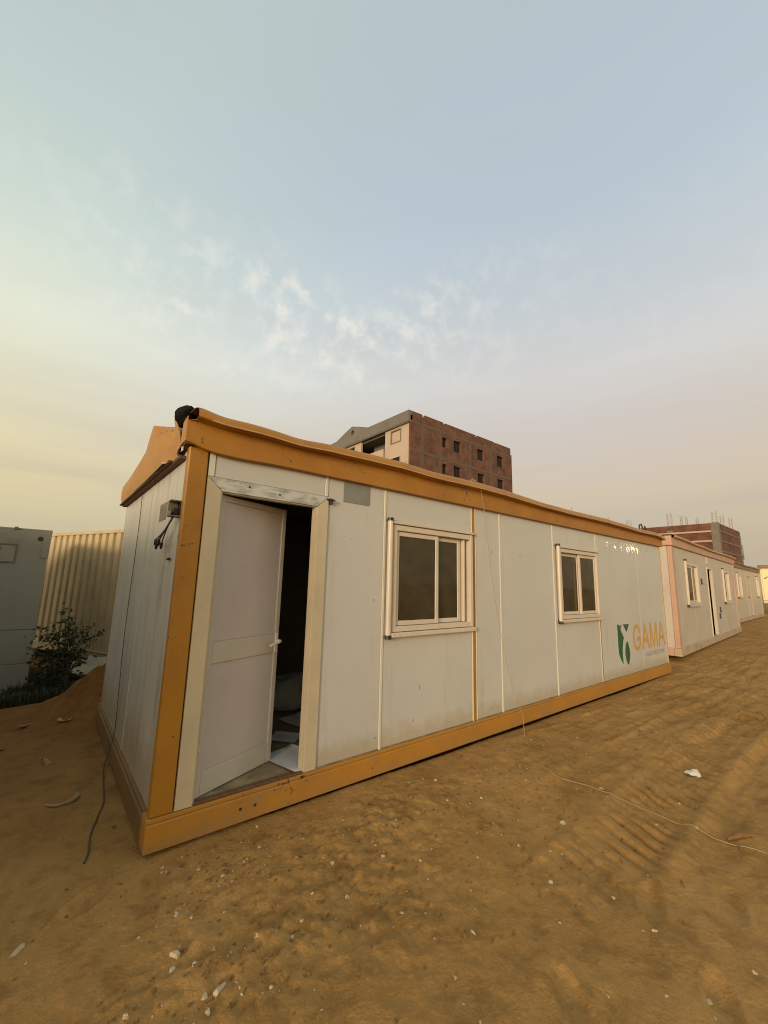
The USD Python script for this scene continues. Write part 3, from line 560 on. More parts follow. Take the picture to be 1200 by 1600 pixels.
    obj('inner_lining', MB().box(.058, .066, .07, W - .075, .2, 2.44).box(L - .068, L - .058, .07, W - .075, .2, 2.44).box(.07, L - .07, W - .075, W - .063, .2, 2.44).box(1.11, L - .07, .0605, .068, .2, 1.09).box(1.11, 1.74, .0605, .068, 1.09, 2.44).box(3.0, 4.79, .0605, .068, 1.09, 2.44).box(6.1, L - .07, .0605, .068, 1.09, 2.44), M['inside'], t)
    obj('partition', B(3.0, 3.05, .07, W - .08, .2, 2.43), M['inside'], t)
    obj('ceiling', B(.06, L - .06, .06, W - .06, 2.455, 2.48), M['inside'], t)
    obj('floor', B(.06, L - .06, -.005, W - .06, .179, .190), M['vinyl'], t)
    # --- door frame: two jambs, mitred aluminium head
    C = M['cream_alu']
    obj('door_jamb', MB().hull([(.122, -.014, .184), (.222, -.014, .184), (.122, .02, .184), (.222, .02, .184), (.122, -.014, 2.285), (.122, .02, 2.285), (.222, -.014, 2.192), (.222, .02, 2.192)]).box(.222, .236, .0, .058, .184, 2.19), C, t)
    obj('door_jamb', MB().hull([(1.002, -.014, .184), (1.100, -.014, .184), (1.002, .02, .184), (1.100, .02, .184), (1.100, -.014, 2.285), (1.100, .02, 2.285), (1.002, -.014, 2.192), (1.002, .02, 2.192)]).box(.990, 1.002, .0, .058, .184, 2.19), C, t)
    obj('door_head', MB().hull([(.226, -.012, 2.194), (.998, -.012, 2.194), (.226, .02, 2.194), (.998, .02, 2.194), (.128, -.012, 2.285), (1.094, -.012, 2.285), (.128, .02, 2.285), (1.094, .02, 2.285)]).box(.236, .99, .003, .058, 2.185, 2.193), M['mill_alu'], t, label='scratched bare aluminium strip over the door')
    for x in (.42, .66): obj('screw', MB().tube([(x, -.020, 2.235 + .02 * (x < .5)), (x, -.010, 2.235 + .02 * (x < .5))], .007, 6), M['black'], t)
    obj('joint_cover', B(.124, .165, -.006, .02, 2.29, zt, c=.002), M['strip'], t)
    obj('joint_cover', B(1.070, 1.098, -.006, .02, 2.29, zt, c=.002), M['strip'], t)
    obj('hold_open_catch', MB().tube([(1.085, -.01, 2.262), (1.13, -.04, 2.255), (1.15, -.03, 2.262)], .008, 5).box(1.112, 1.135, -.03, -.001, 2.225, 2.275, c=.004), M['black'], t)
    # --- door leaf, swung inwards
    w, h = .69, 1.985
    ang = math.radians(22.5); R = np.array([[math.cos(ang), -math.sin(ang), 0], [math.sin(ang), math.cos(ang), 0], [0, 0, 1]]); off = np.array([.240, .030, .196])
    f = MB().box(0, .045, 0, .045, 0, h, c=.004).box(w - .045, w, 0, .045, 0, h, c=.004).box(.045, w - .045, .002, .043, h - .045, h - .001, c=.004)
    d = obj('door', f.rot(R, off), M['door_rail'], t)
    obj('door_bottom_rail', B(.0455, w - .0455, .003, .042, .001, .145, c=.003).rot(R, off), M['door_rail'], d)
    obj('door_middle_rail', B(.0455, w - .0455, .003, .042, .815, .96, c=.003).rot(R, off), M['door_rail'], d)
    obj('door_panel', B(.0455, w - .0455, .010, .036, .146, .814, c=.002).rot(R, off), M['door_skin'], d)
    obj('door_panel', B(.0455, w - .0455, .010, .036, .961, h - .046, c=.002).rot(R, off), M['door_skin'], d)
    hz = .905
    obj('door_handle', MB().box(w - .043, w - .012, -.006, .001, hz - .09, hz + .06, c=.003).tube([(w - .028, -.005, hz), (w - .028, -.045, hz), (w - .05, -.056, hz - .003), (w - .145, -.052, hz - .022)], [.011, .011, .012, .010], 8).rot(R, off), M['truck_white'], d, smooth=40)
    obj('latch', B(w - .034, w - .010, -.004, .001, hz + .085, hz + .12, c=.002).rot(R, off), M['mill_alu'], d)
    obj('hinge', MB().tube([(0, -.004, .25), (0, -.004, .35)], .009, 6).rot(R, off), M['mill_alu'], d)
    obj('hinge', MB().tube([(0, -.004, 1.60), (0, -.004, 1.70)], .009, 6).rot(R, off), M['mill_alu'], d)
    obj('threshold', B(.237, .989, -.012, .04, .1785, .194, c=.004), M['dark_wood'], t)
    # --- windows
    sliding_window(t, 1.815, 2.975, 1.145, 2.132, True, gap=.10)
    sliding_window(t, 4.890, 6.078, 1.150, 2.132, False)
    for x0, x1 in ((2.20, 2.36), (1.90, 1.98), (5.30, 5.42), (5.86, 5.97)):
        cu = np.array([[(x, .135 + .012 * math.sin((x - x0) * 110), z) for z in np.linspace(1.12, 2.16, 6)] for x in np.linspace(x0, x1, 24)])
        obj('curtain', MB().grid(cu, thick=(0, .002, 0)), M['curtain'], t, smooth=60)
    # --- fittings on the front
    obj('cover_plate', B(1.255, 1.542, -.005, .0, 2.270, 2.446, c=.001), M['grey_plate'], t, label='grey square plate under the fascia')
    for x, z in ((.53, .085), (.63, .082), (.98, .165)): obj('bolt_hole', MB().tube([(x, -.034, z), (x, -.028, z)], .010, 7), M['black'], t)
    for x, z, a in ((1.62, 1.42, .02), (2.2, .60, .04), (2.12, .33, .03), (3.36, 1.95, .05), (3.95, 1.95, .04), (3.30, .26, .02), (6.9, .29, .02), (2.9, 2.25, .01), (1.35, 1.95, .008)):
        obj('scratch', B(x, x + .006, -.0022, .0, z, z + a), M['box_grey'], t)
    # silver flakes added to stand in for a reflected gleam on the last panels
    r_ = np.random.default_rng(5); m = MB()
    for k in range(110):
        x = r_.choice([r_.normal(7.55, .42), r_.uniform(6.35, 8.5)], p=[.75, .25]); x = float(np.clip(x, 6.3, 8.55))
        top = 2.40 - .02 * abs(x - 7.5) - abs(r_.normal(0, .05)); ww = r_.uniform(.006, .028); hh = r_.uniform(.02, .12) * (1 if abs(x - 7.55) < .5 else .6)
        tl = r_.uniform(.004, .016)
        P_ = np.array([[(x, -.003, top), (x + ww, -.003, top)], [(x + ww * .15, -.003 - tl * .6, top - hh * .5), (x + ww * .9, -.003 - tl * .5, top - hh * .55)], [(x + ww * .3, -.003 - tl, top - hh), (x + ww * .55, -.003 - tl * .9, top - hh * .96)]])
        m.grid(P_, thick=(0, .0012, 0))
    obj('gleam_flakes', m, M['foil'], t, label='added bright foil flakes standing in for a gleam below the fascia')
    # --- company mark: emblem and lettering
    def poly(p): return sg.Polygon(p)
    em = [[(6.727, 1.001), (6.80, 1.0), (6.842, .955), (6.868, .995), (6.885, .992), (6.895, .95), (6.845, .945), (6.862, .90), (6.965, .78), (6.915, .71), (6.888, .62), (6.872, .50), (6.883, .363), (6.80, .44), (6.735, .538), (6.725, .68), (6.730, .84)],
          [(6.960, .998), (7.213, .993), (7.085, .865)], [(7.093, .722), (7.135, .66), (7.172, .573), (7.178, .50), (7.150, .415), (7.100, .333), (7.045, .36), (7.000, .433), (6.978, .52), (6.992, .60), (7.035, .68)]]
    m = MB()
    for p in em: m.mesh(extrude(poly(p), 0.0, .0022))
    obj('emblem', m, M['green'], t)
    def text(s, x0, x1, z0, z1, mat, name, bold=True):
        m = meshkit.text_mesh(s, 1.0, .002, bold=bold); v = np.array(m.vertices)
        lo, hi = v.min(0), v.max(0)
        v = (v - lo) / (hi - lo); out = np.stack([x0 + v[:, 0] * (x1 - x0), -.0022 + .0022 * (1 - v[:, 2]), z0 + v[:, 1] * (z1 - z0)], 1)
        obj(name, trimesh.Trimesh(out, np.array(m.faces)[:, ::-1], process=False), mat, t)
    for k, ch in enumerate('GAMA'):
        a = 7.335 + k * .408; wd = (.36, .40, .385, .40)[k]; a = (7.335, 7.712, 8.130, 8.530)[k]
        text(ch, a, a + wd, .530, .975, M['gold'], 'letter')
    text('CONSTRUCTION', 7.868, 8.82, .398, .468, M['grey_text'], 'small_lettering')
    # --- junction box on the end wall
    jb = obj('junction_box', MB().box(-.072, .0, .158, .165, 1.992, 2.105, c=.002).box(-.072, .0, .084, .158, 1.992, 2.0, c=.002).box(-.072, -.066, .078, .158, 2.001, 2.03).box(-.072, .0, .084, .158, 2.099, 2.105), M['box_grey'], t)
    obj('box_inside', MB().box(-.012, .0, .08, .157, 2.001, 2.098).box(-.050, -.013, .095, .14, 2.002, 2.05, c=.004), M['black'], jb)
    obj('box_lid', MB().hull([(-.073, .166, 1.975), (-.073, .166, 2.10), (-.105, .205, 1.955), (-.105, .205, 2.075), (-.076, .172, 1.975), (-.076, .172, 2.10), (-.108, .211, 1.955), (-.108, .211, 2.075)]), M['box_grey'], jb)
    ends = [(-.05, .56, 1.865), (-.055, .48, 1.83), (-.06, .43, 1.85), (-.05, .34, 1.825), (-.06, .38, 1.845)]
    for k, e in enumerate(ends):
        a = np.array([-.04, .11 + .008 * k, 1.992]); b = np.array([-.06, .20, 1.90 + .006 * k]); c = np.array(e)
        s = np.linspace(0, 1, 9)[:, None]; p = (1 - s) ** 2 * a + 2 * s * (1 - s) * b + s ** 2 * c
        obj('wire', MB().tube(p, .0045, 5), M['cable'], jb)
        dd = c - b; dd /= np.linalg.norm(dd); dd = dd * .4 + np.array([0, .25 * (k - 2) * .5, -1]) * .6; dd /= np.linalg.norm(dd)
        obj('connector', MB().tube([c, c + dd * .03, c + dd * .045], [.010, .011, .007], 6), M['black'], jb)
    obj('bolt', MB().tube([(-.012, .235, 1.712), (-.012, .285, 1.712)], .010, 6), M['black'], t)
    # pipe stub on the roof and foil at the far corner
    obj('roof_bracket', MB().tube([(8.4, .12, 2.74), (8.42, .12, 2.86), (8.52, .12, 2.88), (8.60, .12, 2.78)], .014, 6).tube([(8.66, .12, 2.74), (8.70, .12, 2.86), (8.78, .12, 2.78)], .014, 6), M['cable'], t)
    r2 = np.random.default_rng(3)
    cr = np.zeros((9, 5, 3))
    for i in range(9):
        for j in range(5): cr[i, j] = (8.82 + .036 * i, -.11 + .03 * j + .02 * r2.random(), 2.655 - .02 * abs(i - 4) / 4 + .045 * r2.random())
    obj('loose_foil', MB().grid(cr, thick=(0, 0, -.004)), M['foil_dull'], t, label='wrinkled grey foil hanging at the far roof corner')
    for x in (1.95, 5.32, 6.6): obj('roof_screw', MB().tube([(x, -.03, 2.72), (x, -.03, 2.775)], .012, 6), M['far_rail'], t)
    return t
main_cabin()

def row_cabin(name, label, loc, rz, L, W, H, trim, fascia, panels, windows, doors, closed):
    t = thing(name, label, 'cabin', loc=loc, rz=rz)
    obj('base_rail', B(-.03, L + .03, -.04, .10, 0, .17, c=.006), M['pale_rail'], t)
    obj('end_base_rail', B(-.028, .08, .103, W, 0, .17, c=.006), M[trim], t)
    for x in (-.02, L - .16): obj('corner_post', B(x, x + .18, -.02, .08, .172, H - .245, c=.01), M[trim], t)
    obj('corner_post', B(-.018, .1, W - .1, W, .172, H - .245, c=.01), M[trim], t)
    holes = [(a, b, 1.10, 2.12) for a, b in windows] + [(a, b, .16, 2.13) for a, b in doors]
    edges = [.163] + panels + [L - .163]
    for a, b in zip(edges[:-1], edges[1:]):
        m = MB()
        for u0, u1, w0, w1 in window_hole_wall(a + .004, b - .004, .172, H - .24, [(max(h[0], a + .004), min(h[1], b - .004), h[2], h[3]) for h in holes if h[1] > a + .01 and h[0] < b - .01]): m.box(u0, u1, 0, .055, w0, w1)
        if m.n: obj('wall_panel', m, M['far_panel'], t)
    k = 3
    for i in range(k):
        y0 = .083 + (W - .19) * i / k; obj('end_panel', B(0, .05, y0, y0 + (W - .19) / k - .008, .172, H - .24), M['far_panel'], t)
    obj('far_end_wall', B(L - .05, L - .002, .085, W - .1, .172, H - .24), M['far_panel'], t)
    obj('rear_wall', B(.105, L - .06, W - .06, W - .003, .0, H - .24), M['far_panel'], t)
    n = 60; xs = np.linspace(-.05, L + .05, n)
    lp = .06 * np.array([meshkit.fbm(np.array([[x * .5 + loc[0], 0, 0]]), 2, 2)[0] - .5 for x in xs])
    prof = [(.0, H - .235, 0), (-.045, H - .24, 0), (-.05, H - .07, .2), (-.10, H - .055, 1), (-.105, H - .015, 1), (-.05, H + .005, 1), (.3, H + .02, .5), (W / 2, H + .05, 0), (W + .04, H, 0)]
    G_ = np.zeros((n, len(prof), 3))
    for j, (y, z, kk) in enumerate(prof): G_[:, j] = np.stack([xs, np.full(n, y) - .4 * kk * lp, z + kk * lp], 1)
    obj('front_fascia', MB().grid(G_, thick=(0, .005, -.004)), M[fascia], t, smooth=30)
    obj('gutter_edge', MB().tube(G_[:, 3] + np.array([0, -.006, 0]), .010, 5), M['roof'], t)
    obj('end_fascia', B(-.055, -.005, -.04, W, H - .235, H - .012, c=.008), M[fascia], t)
    for a, b in windows: sliding_window(t, a, b, 1.10, 2.12, True, near=False)
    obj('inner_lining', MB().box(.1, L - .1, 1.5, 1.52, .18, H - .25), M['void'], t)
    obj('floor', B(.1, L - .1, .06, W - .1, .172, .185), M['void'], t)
    for a, b in doors:
        if closed:
            d = obj('door', B(a + .05, b - .05, .012, .05, .18, 2.08, c=.004), M['far_panel'], t)
            obj('door_handle', MB().tube([(a + .14, -.05, 1.08), (a + .14, .0, 1.08)], .03, 6), M['black'], d)
        obj('door_frame', MB().box(a, a + .05, -.015, .06, .18, 2.13).box(b - .05, b, -.015, .06, .18, 2.13).box(a + .05, b - .05, -.014, .06, 2.082, 2.13), M['frame_pink' if not closed else 'far_rail'], t)
    return t
c2 = row_cabin('pink_trim_cabin', 'dirty white cabin with faded pink posts and fascia, second in the row', (10.419, .184, .144), .064, 9.0, 2.8, 2.698, 'pink', 'pink', [1.0, 1.9, 3.05, 3.78, 4.8, 6.0, 7.3, 8.1], [(1.2, 2.5), (6.45, 7.55)], [(3.86, 4.68)], False)
for x, z in ((2.95, 1.62), (5.35, .80), (5.2, .62)): obj('wall_hook', MB().box(x, x + .03, -.03, .0, z, z + .16).box(x + .03, x + .1, -.03, .0, z, z + .04), M['black'], c2)
obj('vent_stub', B(3.95, 4.1, -.02, .0, 2.22, 2.42), M['cream_alu'], c2)
row_cabin('grey_roof_cabin', 'white cabin with thin brown fascia and shut door, third in the row', (20.05, 1.30, .255), .047, 11.3, 2.8, 2.66, 'far_rail', 'brown_fascia', [2.4, 3.4, 5.0, 6.1, 7.8, 9.0, 10.2], [(3.65, 4.7), (9.7, 10.6)], [(6.35, 7.6)], True)

# a cabin of the same yard standing along the left side, just outside the frame; it shades the end wall
row_cabin('row_cabin', 'long pale cabin along the left side, facing the end wall of the nearest cabin', (-2.75, -1.6, -.05), math.pi / 2, 7.4, 2.6, 2.62, 'far_rail', 'brown_fascia', [2.0, 3.6, 5.2], [(2.3, 3.3)], [(4.0, 4.8)], True)

# ------------------------------------------------------------------ box truck at the end of the row
def box_truck():
    t = thing('box_truck', 'cream box truck with dark roof rim, parked beyond the row and cut by the frame', 'truck', loc=(36.2, 2.35, .12), rz=-.02)
    # rear face is at local x = 0, turned to the camera; width along -y
    obj('cargo_box', B(0, 5.2, -2.3, .15, .95, 3.05, c=.03), M['truck'], t)
    obj('roof_rim', B(-.12, 5.3, -2.4, .22, 3.052, 3.26, c=.03), M['brown_fascia'], t)
    obj('rear_door', B(-.03, -.002, -1.0, .05, 1.05, 2.95, c=.006), M['truck'], t)
    obj('rear_door', B(-.03, -.002, -2.2, -1.02, 1.05, 2.95, c=.006), M['truck'], t)
    obj('chassis', B(.2, 5.0, -1.9, -.25, .62, .948), M['rubber'], t)
    obj('bumper', B(-.25, .0, -2.25, .1, .78, .94, c=.03), M['truck_white'], t)
    for x in (.8, 3.9):
        for y in (-2.0, -.15):
            w_ = trimesh.creation.cylinder(.42, .26, sections=20); w_.apply_transform(trimesh.transformations.rotation_matrix(math.pi / 2, (1, 0, 0))); w_.apply_translation((x, y, .42))
            obj('wheel', w_, M['rubber'], t)
    m = MB()
    for k, (a, b) in enumerate((((-.05, 2.35), (-.22, 2.50)), ((-.28, 2.5), (-.28, 2.25)), ((-.40, 2.62), (-.55, 2.40)), ((-.45, 2.62), (-.62, 2.62)))):
        m.tube([(-.034, a[0], a[1]), (-.034, b[0], b[1])], .022, 4)
    obj('painted_marks', m, M['black'], t)
box_truck()

# ------------------------------------------------------------------ left background
def shipping_container():
    a = math.radians(113.5); t = thing('shipping_container', 'cream corrugated shipping container behind the soil heap and shrub', 'container', loc=(1.02, 5.83, -.09), rz=a)
    Lc, Hc = 6.06, 2.63
    # local x along the visible side, local y = 0 is that side, +y towards its inside (world -x normal faces us)
    s = 1  # inside is local -y
    pitch, dep = .262, .08
    u = [.11]; prof = []
    x = .11
    while x < Lc - .15:
        for dx, yy in ((0, 0), (.145, 0), (.170, dep), (.232, dep), (.262, 0)):
            prof.append((min(x + dx, Lc - .11), -yy if s else yy))
        x += pitch
    prof = np.array(prof); keep = np.r_[True, np.diff(prof[:, 0]) > 1e-6]; prof = prof[keep]
    zz = np.array([.16, Hc - .07])
    G_ = np.stack([np.repeat(prof[:, None, 0], 2, 1), np.repeat(prof[:, None, 1], 2, 1) - .012, np.broadcast_to(zz, (len(prof), 2))], -1)
    obj('corrugated_side', MB().grid(G_, thick=(0, -.006, 0)), M['ship'], t)
    obj('top_rail', B(0, Lc, -.07, .004, Hc - .07, Hc, c=.006), M['ship'], t)
    obj('bottom_rail', MB().box(0, Lc, -.09, .006, 0, .135, c=.006).box(0, Lc, -.03, .016, .135, .16, c=.003), M['ship'], t)
    for x in (0, Lc - .11):
        obj('corner_post', B(x - .004, x + .114, -.11, .010, .162, Hc - .072, c=.01), M['ship'], t)
    for x in (-.01, Lc - .15): obj('corner_casting', B(x, x + .16, -.17, .02, -.02, .11, c=.01), M['ship'], t)
    obj('end_wall', B(.004, .05, -2.42, -.12, .0, Hc - .05), M['ship'], t)
    obj('far_end_wall', B(Lc - .05, Lc - .004, -2.42, -.12, .0, Hc - .05), M['ship'], t)
    obj('far_side', B(.06, Lc - .06, -2.42, -2.38, .0, Hc - .05), M['ship'], t)
    obj('roof_sheet', B(.05, Lc - .05, -2.4, -.075, Hc - .045, Hc - .02), M['ship'], t)
    obj('floor', B(.06, Lc - .06, -2.37, -.1, .02, .12), M['dark_wood'], t)
    obj('data_plate', B(.53, .76, .0, .012, Hc - .30, Hc - .10, c=.003), M['ship'], t)
    obj('forklift_pocket', B(.60, .95, .007, .014, .02, .11), M['black'], t)
    for x in (.3, 2.2, 4.2, 5.7): obj('support_block', B(x, x + .3, -.35, -.05, -.35, -.022, c=.01), M['concrete'], t)
shipping_container()

def grey_cabin():
    t = thing('grey_cabin', 'plain grey panelled cabin cut by the left edge of the frame', 'cabin', loc=(-.665, 6.2, -.33))
    # local x = 0 is its right end, the front at y = 0 faces the camera
    H = 2.63
    obj('front_panel', B(-5.0, 0, 0, .05, 1.004, H, c=.004), M['grey_panel'], t)
    obj('front_panel', B(-5.0, 0, 0.003, .05, .464, .998, c=.004), M['grey_panel'], t)
    obj('front_panel', B(-5.0, 0, 0, .05, .0, .458, c=.004), M['grey_panel'], t)
    obj('end_wall', B(-.05, -.003, .053, 2.3, 0, H - .01), M['grey_panel'], t)
    obj('rear_wall', B(-5.0, -.06, 2.25, 2.3, 0, H - .01), M['grey_panel'], t)
    obj('far_end_wall', B(-4.997, -4.95, .053, 2.24, 0, H - .01), M['grey_panel'], t)
    obj('roof_sheet', B(-5.02, .02, .01, 2.32, H + .001, H + .03, c=.004), M['grey_panel'], t)
    obj('corner_trim', B(-.085, .012, -.012, .0, 2.18, H + .006, c=.003), M['grey_panel'], t)
    obj('lifting_hole', MB().tube([(-.125, -.008, 2.50), (-.125, .004, 2.50)], .04, 8), M['black'], t)
    f = MB(); x0, x1, z0, z1 = -1.30, -.40, 2.08, 2.39
    f.box(x0, x1, -.014, .0, z1 - .018, z1).box(x0, x1, -.014, .0, z0, z0 + .018).box(x0, x0 + .018, -.013, .0, z0 + .018, z1 - .018).box(x1 - .018, x1, -.013, .0, z0 + .018, z1 - .018)
    hf = obj('hatch_frame', f, M['grey_plaster'], t)
    obj('hatch', B(x0 + .02, x1 - .02, -.006, .0, z0 + .02, z1 - .02), M['grey_panel'], t)
    for z in (2.16, 2.20, 2.28): obj('hatch_latch', B(-.68, -.60, -.014, -.0065, z, z + .014 + .03 * (z > 2.2)), M['grey_plaster'], t)
    for x in (-.48, -.98): obj('roof_clip', B(x, x + .05, -.02, .03, H + .005, H + .045), M['grey_plaster'], t)
grey_cabin()

def leaf_cards(pts, size, r_, up=.3, aspect=1.7):
    """folded leaf: two quads along a midrib, each with its own direction"""
    V, F = [], []
    for p in pts:
        d = r_.normal(size=3); d[2] = d[2] * .6 + up * .2; d /= np.linalg.norm(d); s = r_.normal(size=3); s -= d * (s @ d); s /= np.linalg.norm(s); nn = np.cross(d, s)
        l = size * r_.uniform(.6, 1.25); w = l / aspect / 2
        b = len(V)
        V += [p, p + d * l * .45 + s * w + nn * w * .35, p + d * l, p + d * l * .45 - s * w + nn * w * .35, p + d * l * .5]
        F += [(b, b + 1, b + 4), (b + 1, b + 2, b + 4), (b + 2, b + 3, b + 4), (b + 3, b, b + 4)]
    return np.array(V), np.array(F)

def shrub():
    r_ = np.random.default_rng(11)
    base = np.array([-.22, 5.55, -.26])
    t = thing('leafy_shrub', 'dark leafy shrub with arching stems between the grey cabin and cream container', 'shrub', loc=base)
    tips = [(-.12, .15, 1.30), (-.02, .05, 1.12), (.10, -.05, .98), (-.28, .25, 1.08), (-.42, .05, .98), (-.50, -.10, .72), (-.46, .10, .55), (.32, .12, 1.00), (.44, -.05, .90), (.20, .20, .80), (-.10, -.15, .72), (-.30, -.05, .62), (.06, .0, .6)]
    pts = []
    for k, e in enumerate(tips):
        e = np.array(e); mid = e * np.array([.35, .35, .72]) + np.array([0, 0, .12])
        s = np.linspace(0, 1, 12)[:, None]; p = 2 * s * (1 - s) * mid + s ** 2 * e + r_.normal(scale=.006, size=(12, 3)) * (s > 0)
        obj('stem', MB().tube(p, np.linspace(.012, .004, 12), 5), M['bark'], t)
        for _ in range(46 if k in (0, 1, 2, 10, 12) else 30):
            u = r_.uniform(.30, 1.0) ** .8; q = 2 * u * (1 - u) * mid + u ** 2 * e
            pts.append(q + r_.normal(scale=.045 + .02 * (u < .6), size=3))
    for _ in range(360):
        pts.append(np.array([r_.normal(-.08, .15), r_.normal(0, .12), r_.uniform(.08, .92)]))
    v, f = leaf_cards(pts, .075, r_)
    obj('foliage', MB().add(v, f), M['leaf'], t)
shrub()

def grass():
    r_ = np.random.default_rng(12); V, F = [], []
    n = 0
    while n < 9000:
        x, y = r_.uniform(-1.9, .5), r_.uniform(4.35, 7.2)
        if y > 6.17 and x < -.62: continue
        dens = meshkit.fbm(np.array([[x * 2.2, y * 2.2, 0.]]), 3, 4)[0]
        lim = 4.65 + .9 * sstep(-.75, .1, np.array(x))
        if y < lim - .25 * r_.random() or dens < .36: continue
        z = ground_h(np.array([x]), np.array([y]), False)[0] - .01
        h = r_.uniform(.05, .19) * (.5 + 1.1 * dens); a = r_.uniform(0, 6.28); ln = h * r_.uniform(.1, .7); w = r_.uniform(.004, .009)
        dx, dy = math.cos(a), math.sin(a); b = len(V)
        V += [(x - dy * w, y + dx * w, z), (x + dy * w, y - dx * w, z), (x + dx * ln * .35 + dy * w * .7, y + dy * ln * .35 - dx * w * .7, z + h * .65), (x + dx * ln * .35 - dy * w * .7, y + dy * ln * .35 + dx * w * .7, z + h * .65), (x + dx * ln, y + dy * ln, z + h)]
        F += [(b, b + 1, b + 2), (b, b + 2, b + 3), (b + 3, b + 2, b + 4)]; n += 1
    pts = np.array([(r_.uniform(-1.6, -.1), 0, 0) for _ in range(900)])
    lim = 4.75 + .9 * sstep(-.75, .1, pts[:, 0]); pts[:, 1] = lim + r_.random(len(pts)) * np.maximum(6.05 - .42 * (pts[:, 0] + .6) - lim, .05)
    pts[450:, 0] = r_.uniform(-.55, .5, 450); pts[450:, 1] = r_.uniform(5.5, 7.3, 450)
    pts[:, 2] = ground_h(pts[:, 0], pts[:, 1], False) + r_.uniform(.0, .16, len(pts))
    v, f = leaf_cards(pts, .055, r_); b = len(V)
    o = obj('grass', MB().add(np.array(V), np.array(F)).add(v, f), M['grass'])
    tag(o, 'dark green grass and weeds at the foot of the grey cabin', 'grass', kind='stuff')
grass()

# red-brown skin of the spoil heap, a few millimetres over the ground
hx = np.linspace(-1.15, 1.4, 130); hy = np.linspace(2.9, 4.75, 110)
HX, HY = np.meshgrid(hx, hy, indexing='ij'); hz = ground_h(HX, HY)
cover = np.exp(-(((HX - .2) / 1.0) ** 2 + ((HY - 3.75) / .72) ** 2) ** 2); hz = hz + .05 * cover - .035 + .055 * cover * (meshkit.fbm(np.stack([HX, HY, 0 * HX], -1) * 7, 4, 17) - .5)
tag(obj('soil_heap', MB().grid(np.stack([HX, HY, hz], -1)), M['sand'], smooth=True), 'reddish brown heap of soil against the far end of the nearest cabin', kind='structure')

# ------------------------------------------------------------------ loose things
def rock(name, label, cat, loc, size, mat, seed, group=None, sink=.75, flat=(1, .8, .6)):
    r_ = np.random.default_rng(seed + 100); p = r_.normal(size=(17, 3)); p /= np.linalg.norm(p, axis=1, keepdims=True); p *= r_.uniform(.72, 1.12, (17, 1))
    ic = trimesh.convex.convex_hull(p); v = np.array(ic.vertices)
    a = seed * 1.7; c, s_ = math.cos(a), math.sin(a)
    v = v * np.array(flat) * size; v = v @ np.array([[c, -s_, 0], [s_, c, 0], [0, 0, 1]]).T
    z = gz(loc[0], loc[1]); v = v + np.array([loc[0], loc[1], z + size * flat[2] * (1 - sink) * .6])
    o = obj(name, trimesh.Trimesh(v, np.array(ic.faces), process=False), mat)
    return tag(o, label, cat, group)

S = M['stone']
rock('stone', 'largest rounded white stone in the bottom left sand', 'stone', (-.032, -.801), .026, S, 1)
rock('stone', 'small white stone just below the largest white stone', 'stone', (-.052, -.857), .017, S, 2)
rock('stone', 'pale stone left of the long chip near the bottom edge', 'stone', (.018, -1.058), .019, S, 3)
rock('stone', 'long white chip beside a pale stone near the bottom edge', 'stone', (.067, -1.073), .029, S, 4, flat=(1.3, .5, .5))
rock('stone', 'square white stone closest to the bottom edge on the left', 'stone', (.009, -1.121), .021, S, 5)
rock('stone', 'long pale stone lying alone near the left edge', 'stone', (-.554, -.361), .034, S, 6, flat=(1.35, .5, .45))
rock('stone', 'white stone in front of the middle of the tyre track', 'stone', (2.346, -1.296), .026, S, 9)
rock('stone', 'pale stone beside the cord where it bends on the sand', 'stone', (3.047, -1.256), .024, S, 8)
rock('stone', 'white stone between the cord and the bottom edge at right', 'stone', (1.726, -1.542), .018, S, 10)
rock('stone', 'pale stone near the bottom right corner', 'stone', (1.896, -2.372), .013, S, 12)
rock('stone', 'small pale stone beside the corner of the ochre rail', 'stone', (.055, -.147), .013, S, 13)
rock('stone', 'pale flat stone on the sand left of the end rail', 'stone', (-.114, .452), .022, M['clod'], 14)
rock('stone', 'brown lump in the sand before the end of the cabin', 'clod', (.90, -.70), .022, M['clod'], 15)
small = [(1.492, -1.717), (1.469, -2.177), (1.601, -2.282), (1.53, -2.315), (.911, -1.209), (1.107, -1.498), (1.008, -1.278), (.238, -1.178), (.035, -.553), (.122, -.838), (.5, -.946), (2.154, -.742), (1.255, -.478), (.839, -.687), (3.0, -1.9), (2.62, -.65), (1.9, -.62), (.30, -.42)]
for k, (x, y) in enumerate(small):
    rock('pebble', 'small white pebble lying loose on the sand', 'pebble', (x, y), .008 + .004 * ((k * 7) % 3), S, 20 + k, group='small pebbles on the sand')

def scatter(name, label, cat, n, mat, lo, hi, seed, centres):
    r_ = np.random.default_rng(seed); ic = trimesh.creation.icosphere(subdivisions=1); b = np.array(ic.vertices); m = MB()
    P_ = []
    for k in range(n):
        if r_.random() < .75:
            c = centres[r_.integers(len(centres))]; x, y = r_.normal(c[0], c[2]), r_.normal(c[1], c[3])
        else: x, y = r_.uniform(-1, 7), r_.uniform(-2.6, -.1)
        if y > -.06 and x > -.06: continue
        P_.append((x, y))
    P_ = np.array(P_); Z = ground_h(P_[:, 0], P_[:, 1])
    for (x, y), z in zip(P_, Z):
        s = r_.uniform(lo, hi) * (1 if r_.random() < .85 else 1.7)
        v = b * (1 + .35 * r_.normal(size=(len(b), 1))) * np.array([1, r_.uniform(.5, 1), r_.uniform(.4, .8)]) * s
        a = r_.uniform(0, 6.28); v = v @ np.array([[math.cos(a), -math.sin(a), 0], [math.sin(a), math.cos(a), 0], [0, 0, 1]]).T
        m.add(v + np.array([x, y, z + s * .25]), np.array(ic.faces))
    tag(obj(name, m, mat), label, cat, kind='stuff')
